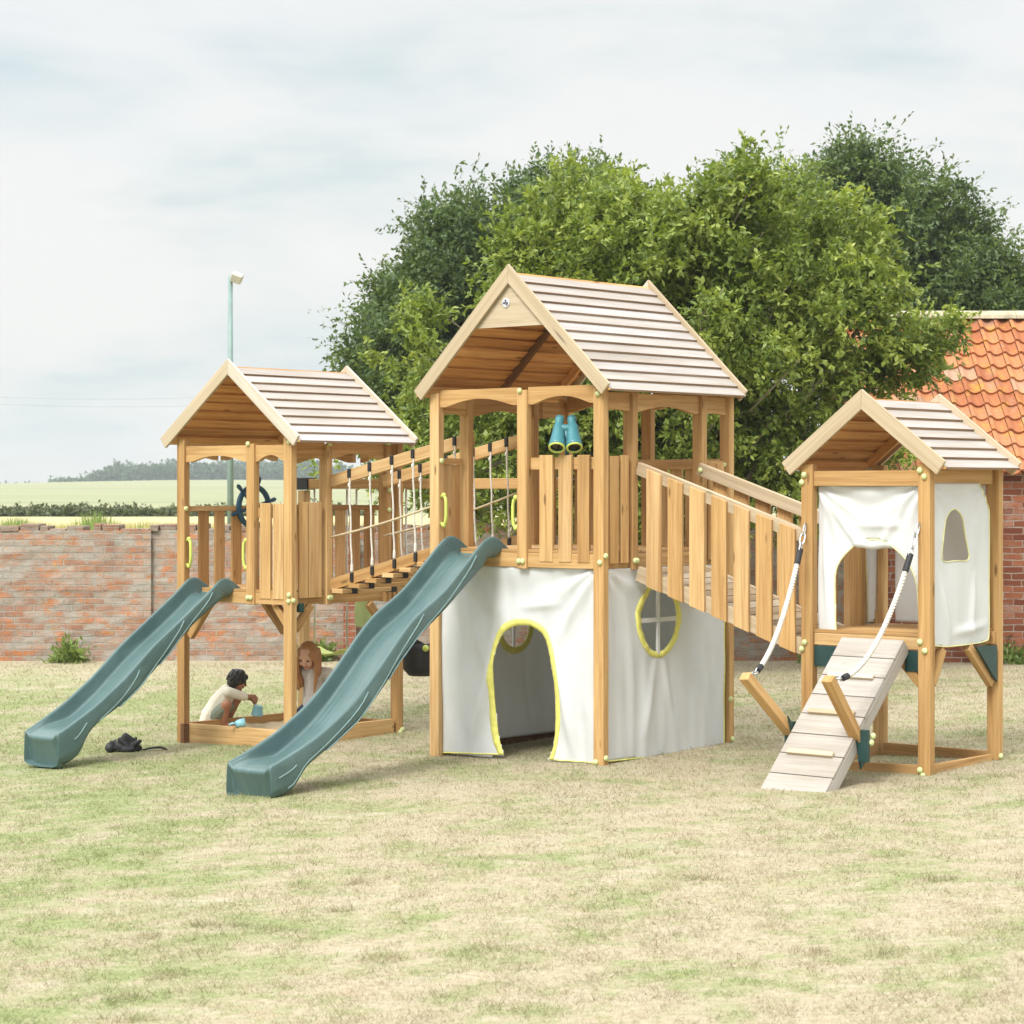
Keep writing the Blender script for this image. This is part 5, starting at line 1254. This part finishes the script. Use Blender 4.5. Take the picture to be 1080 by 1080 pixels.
def girl():
    base = BASE['L'] + EX * (-.575) + EY * (.81) + Vector((0, 0, .045))
    t = thing('person', 'child with long ginger hair and pale lace top kneeling in the sandpit', 'person', base, R(-99))
    b = MB(); s = .98
    H = head(b, (.115, -.03, .612), (.80, -.12, -.52), (.45, 0, 1), s)
    b.cap((.03, 0, .49), (.085, -.02, .55), .037, .036); b.cap((-.06, 0, .16), (-.03, 0, .30), .10, .088); b.cap((-.03, 0, .30), (.02, 0, .45), .09, .078)
    SH = {1: (.02, .125, .465), -1: (.02, -.125, .465)}; EL = {1: (.08, .20, .29), -1: (.10, -.19, .29)}; WR = {1: (.24, .13, .17), -1: (.25, -.11, .165)}
    for q in (-1, 1):
        b.cap((.015, q * .05, .47), SH[q], .046, .040); b.cap(SH[q], EL[q], .037, .030); b.cap(EL[q], WR[q], .029, .019)
        hand(b, WR[q], (.7, -.1 * q, -.6), (-.4, -.2 * q, -.8), -q, 1.0)
        b.cap((-.06, q * .075, .13), (.20, q * .11, .09), .076, .056); b.cap((.20, q * .11, .075), (-.10, q * .10, .045), .05, .032); b.cap((-.10, q * .10, .04), (-.19, q * .10, .025), .026, .018)
    bo = organic('body', b, M['skin_g'], t, .0052, 4); face(H, bo, s)
    c, f, l, u, Q = H; h = MB()
    h.ell(c + u * .026 * s - f * .034 * s, (.090 * s, .086 * s, .086 * s), rot=Q); h.ell(c - f * .05 * s - u * .03 * s, (.06 * s, .078 * s, .08 * s), rot=Q)
    rd = random.Random(3)
    for q in (-1, 1):
        for i in range(11):
            a = c + l * q * (.046 + .034 * math.sin(i / 10 * 1.6)) * s + f * (.046 - .012 * i) * s + u * (.068 - .02 * abs(i - 3) * .3) * s
            mid = c + l * q * (.080 + rd.uniform(-.006, .008)) * s + f * (.036 - .011 * i) * s - u * .02 * s
            p2 = Vector((mid.x + .01, mid.y + q * .004, mid.z - .12)); p3 = Vector((mid.x - .02 + rd.uniform(-.015, .015), mid.y - q * rd.uniform(.0, .03), mid.z - rd.uniform(.20, .27)))
            h.cap(a, mid, .016, .017, n=7); h.cap(mid, p2, .017, .015, n=7); h.cap(p2, p3, .015, .007, n=7)
    for i in range(9):
        y = (-.07 + .0175 * i); a = c - f * .07 * s + l * y; h.cap(a, a + Vector((-.05, 0, -.14)), .022, .018, n=7); h.cap(a + Vector((-.05, 0, -.14)), a + Vector((-.06, 0, -.24)), .018, .008, n=7)
    organic('hair', h, M['hair_g'], bo, .0055, 2)
    sh = MB(); sh.cap((-.06, 0, .15), (-.03, 0, .30), .118, .105); sh.cap((-.03, 0, .30), (.02, 0, .455), .105, .088)
    for q in (-1, 1): sh.cap((.015, q * .05, .465), SH[q], .056, .054); sh.cap(SH[q], Vector(SH[q]).lerp(Vector(EL[q]), .95), .052, .045); sh.cap(EL[q], Vector(EL[q]).lerp(Vector(WR[q]), .6), .044, .036)
    organic('lace_top', sh, M['shirt_g'], bo, .0065, 4)
    j = MB(); j.cap((-.06, 0, .12), (-.05, 0, .14), .11, .112)
    for q in (-1, 1): j.cap((-.06, q * .075, .13), (.20, q * .11, .09), .086, .066); j.cap((.20, q * .11, .075), (-.10, q * .10, .045), .058, .040)
    organic('jeans', j, M['jeans'], bo, .0065, 3)
girl()
def small_things():
    p = BASE['L'] + EX * (-.625) + EY * .045 + Vector((0, 0, .118))
    t = thing('toy_scoop', 'light blue plastic scoop lying on the front plank of the sandpit', 'scoop', p, R(15))
    m = MB(); m.lathe((-.045, 0, .026), (1, 0, .18), [(0, .0), (0, .026), (.03, .034), (.075, .038), (.075, .034), (.03, .028), (.01, .01)], 14); m.build('scoop_bowl', M['cup'], t, smooth=True)
    m = MB(); m.tube([(-.045, 0, .03), (-.07, 0, .035), (-.10, 0, .022)], .010, 8); m.build('handle', M['cup'], t, smooth=True)
    # dropped black bag with strap
    d = 2433.1 * (1.921 + .2) / (794 - 515.8); d = 18.35; X = (131 - 540) / 2433.1 * d; z = gz(X, d)
    t = thing('black_bag', 'crumpled black bag lying on the grass beside the shorter slide', 'bag', (X, d, z))
    m = MB(); rd = random.Random(5)
    for i in range(16):
        p = Vector((rd.uniform(-.11, .10), rd.uniform(-.05, .05), rd.uniform(.015, .05))); q = p + Vector((rd.uniform(-.07, .07), rd.uniform(-.04, .04), rd.uniform(-.01, .06))); m.cap(p, q, rd.uniform(.022, .04), rd.uniform(.010, .026), n=8)
    m.cap((-.02, 0, .04), (.01, 0, .135), .055, .018); m.cap((.01, 0, .12), (.08, .01, .07), .030, .03); m.cap((-.12, 0, .03), (.1, 0, .03), .035, .035)
    organic('bag_body', m, M['black'], t, .008, 2)
    m = MB(); m.tube([(.10, .02, .03), (.16, -.02, .018), (.22, .01, .03), (.29, 0, .035), (.34, -.03, .02)], [.012, .014, .018, .020, .014], 8, flat=.5); m.build('strap', M['black'], t, smooth=True)
small_things()

# ------------------------------------------------------------------ light and sky
SUN = Vector((-.34, -.56, .76)).normalized()
w = bpy.data.worlds.new('World'); S.world = w; w.use_nodes = True; nt = w.node_tree; nt.nodes.clear()
sky = N(nt, 'ShaderNodeTexSky'); sky.sky_type = 'NISHITA'; sky.sun_disc = False
sky.sun_elevation = math.asin(SUN.z); sky.sun_rotation = math.atan2(SUN.x, SUN.y); sky.air_density = 1.2; sky.dust_density = 2.5
bg = N(nt, 'ShaderNodeBackground'); bg.inputs['Strength'].default_value = .13; nt.links.new(sky.outputs[0], bg.inputs[0])
tc = N(nt, 'ShaderNodeTexCoord').outputs['Generated']
cm = mapping(nt, tc, (3.4, 3.4, 13.0), (.3, 0, .12))
n1 = noise(nt, cm, 1.6, 5, .52, .3); n2 = noise(nt, mapping(nt, tc, (2.2, 2.2, 7), (4, 2, 1)), 1.3, 4, .55)
cc = ramp(nt, n1, [(.33, (.48, .54, .548)), (.43, (.575, .595, .592)), (.53, (.625, .625, .617))])
cb = N(nt, 'ShaderNodeBackground'); sz = N(nt, 'ShaderNodeSeparateXYZ'); nt.links.new(tc, sz.inputs[0])
zen = N(nt, 'ShaderNodeMapRange', interpolation_type='SMOOTHSTEP'); nt.links.new(sz.outputs[2], zen.inputs[0])   # an overcast sky is about three times as bright overhead as at the horizon
for i, v in enumerate((.2, .85, 1.0, 3.1)): zen.inputs[i + 1].default_value = v
nt.links.new(zen.outputs[0], cb.inputs['Strength']); nt.links.new(cc, cb.inputs[0])
mx = N(nt, 'ShaderNodeMixShader'); nt.links.new(ramp(nt, n2, [(.33, .80), (.52, .97)]), mx.inputs[0])
nt.links.new(bg.outputs[0], mx.inputs[1]); nt.links.new(cb.outputs[0], mx.inputs[2])
ow = N(nt, 'ShaderNodeOutputWorld'); nt.links.new(mx.outputs[0], ow.inputs[0])

sd = bpy.data.lights.new('sun', 'SUN'); sd.energy = 2.4; sd.angle = R(20); sd.color = (1, .975, .94)
so = bpy.data.objects.new('sun', sd); COL.objects.link(so); so.rotation_euler = SUN.to_track_quat('Z', 'Y').to_euler()

cam = bpy.data.cameras.new('camera'); co = bpy.data.objects.new('camera', cam); COL.objects.link(co)
co.location = (0, 0, 1.921); co.rotation_euler = (R(90), 0, 0)
cam.sensor_width = 36; cam.lens = 36 * 2433.1 / 1080; cam.shift_y = -(540 - 515.8) / 1080; cam.clip_end = 5000; cam.clip_start = .1
cam.dof.use_dof = True; cam.dof.focus_distance = 16.3; cam.dof.aperture_fstop = 9
S.camera = co
S.view_settings.view_transform = 'Standard'; S.view_settings.look = 'None'; S.view_settings.exposure = 0.55; S.view_settings.gamma = 1.0

def haze():
    x, y0, y1, z0, z1 = 900, -14, 1300, -3, 26
    me = bpy.data.meshes.new('haze'); P = [(sx * x, y, z) for z in (z0, z1) for y in (y0, y1) for sx in (-1, 1)]
    me.from_pydata(P, [], [(0, 2, 3, 1), (4, 5, 7, 6), (0, 1, 5, 4), (2, 6, 7, 3), (0, 4, 6, 2), (1, 3, 7, 5)])
    m = bpy.data.materials.new('air'); m.use_nodes = True; n = m.node_tree; n.nodes.clear()
    v = N(n, 'ShaderNodeVolumePrincipled'); v.inputs['Color'].default_value = (.86, .92, .93, 1); v.inputs['Density'].default_value = .0005; v.inputs['Anisotropy'].default_value = .2
    o = N(n, 'ShaderNodeOutputMaterial'); n.links.new(v.outputs[0], o.inputs['Volume']); me.materials.append(m)
    ob = bpy.data.objects.new('haze', me); COL.objects.link(ob); ob['kind'] = 'stuff'; ob['label'] = 'thin pale haze over the far field and wooded hill'; ob['category'] = 'haze'
haze()
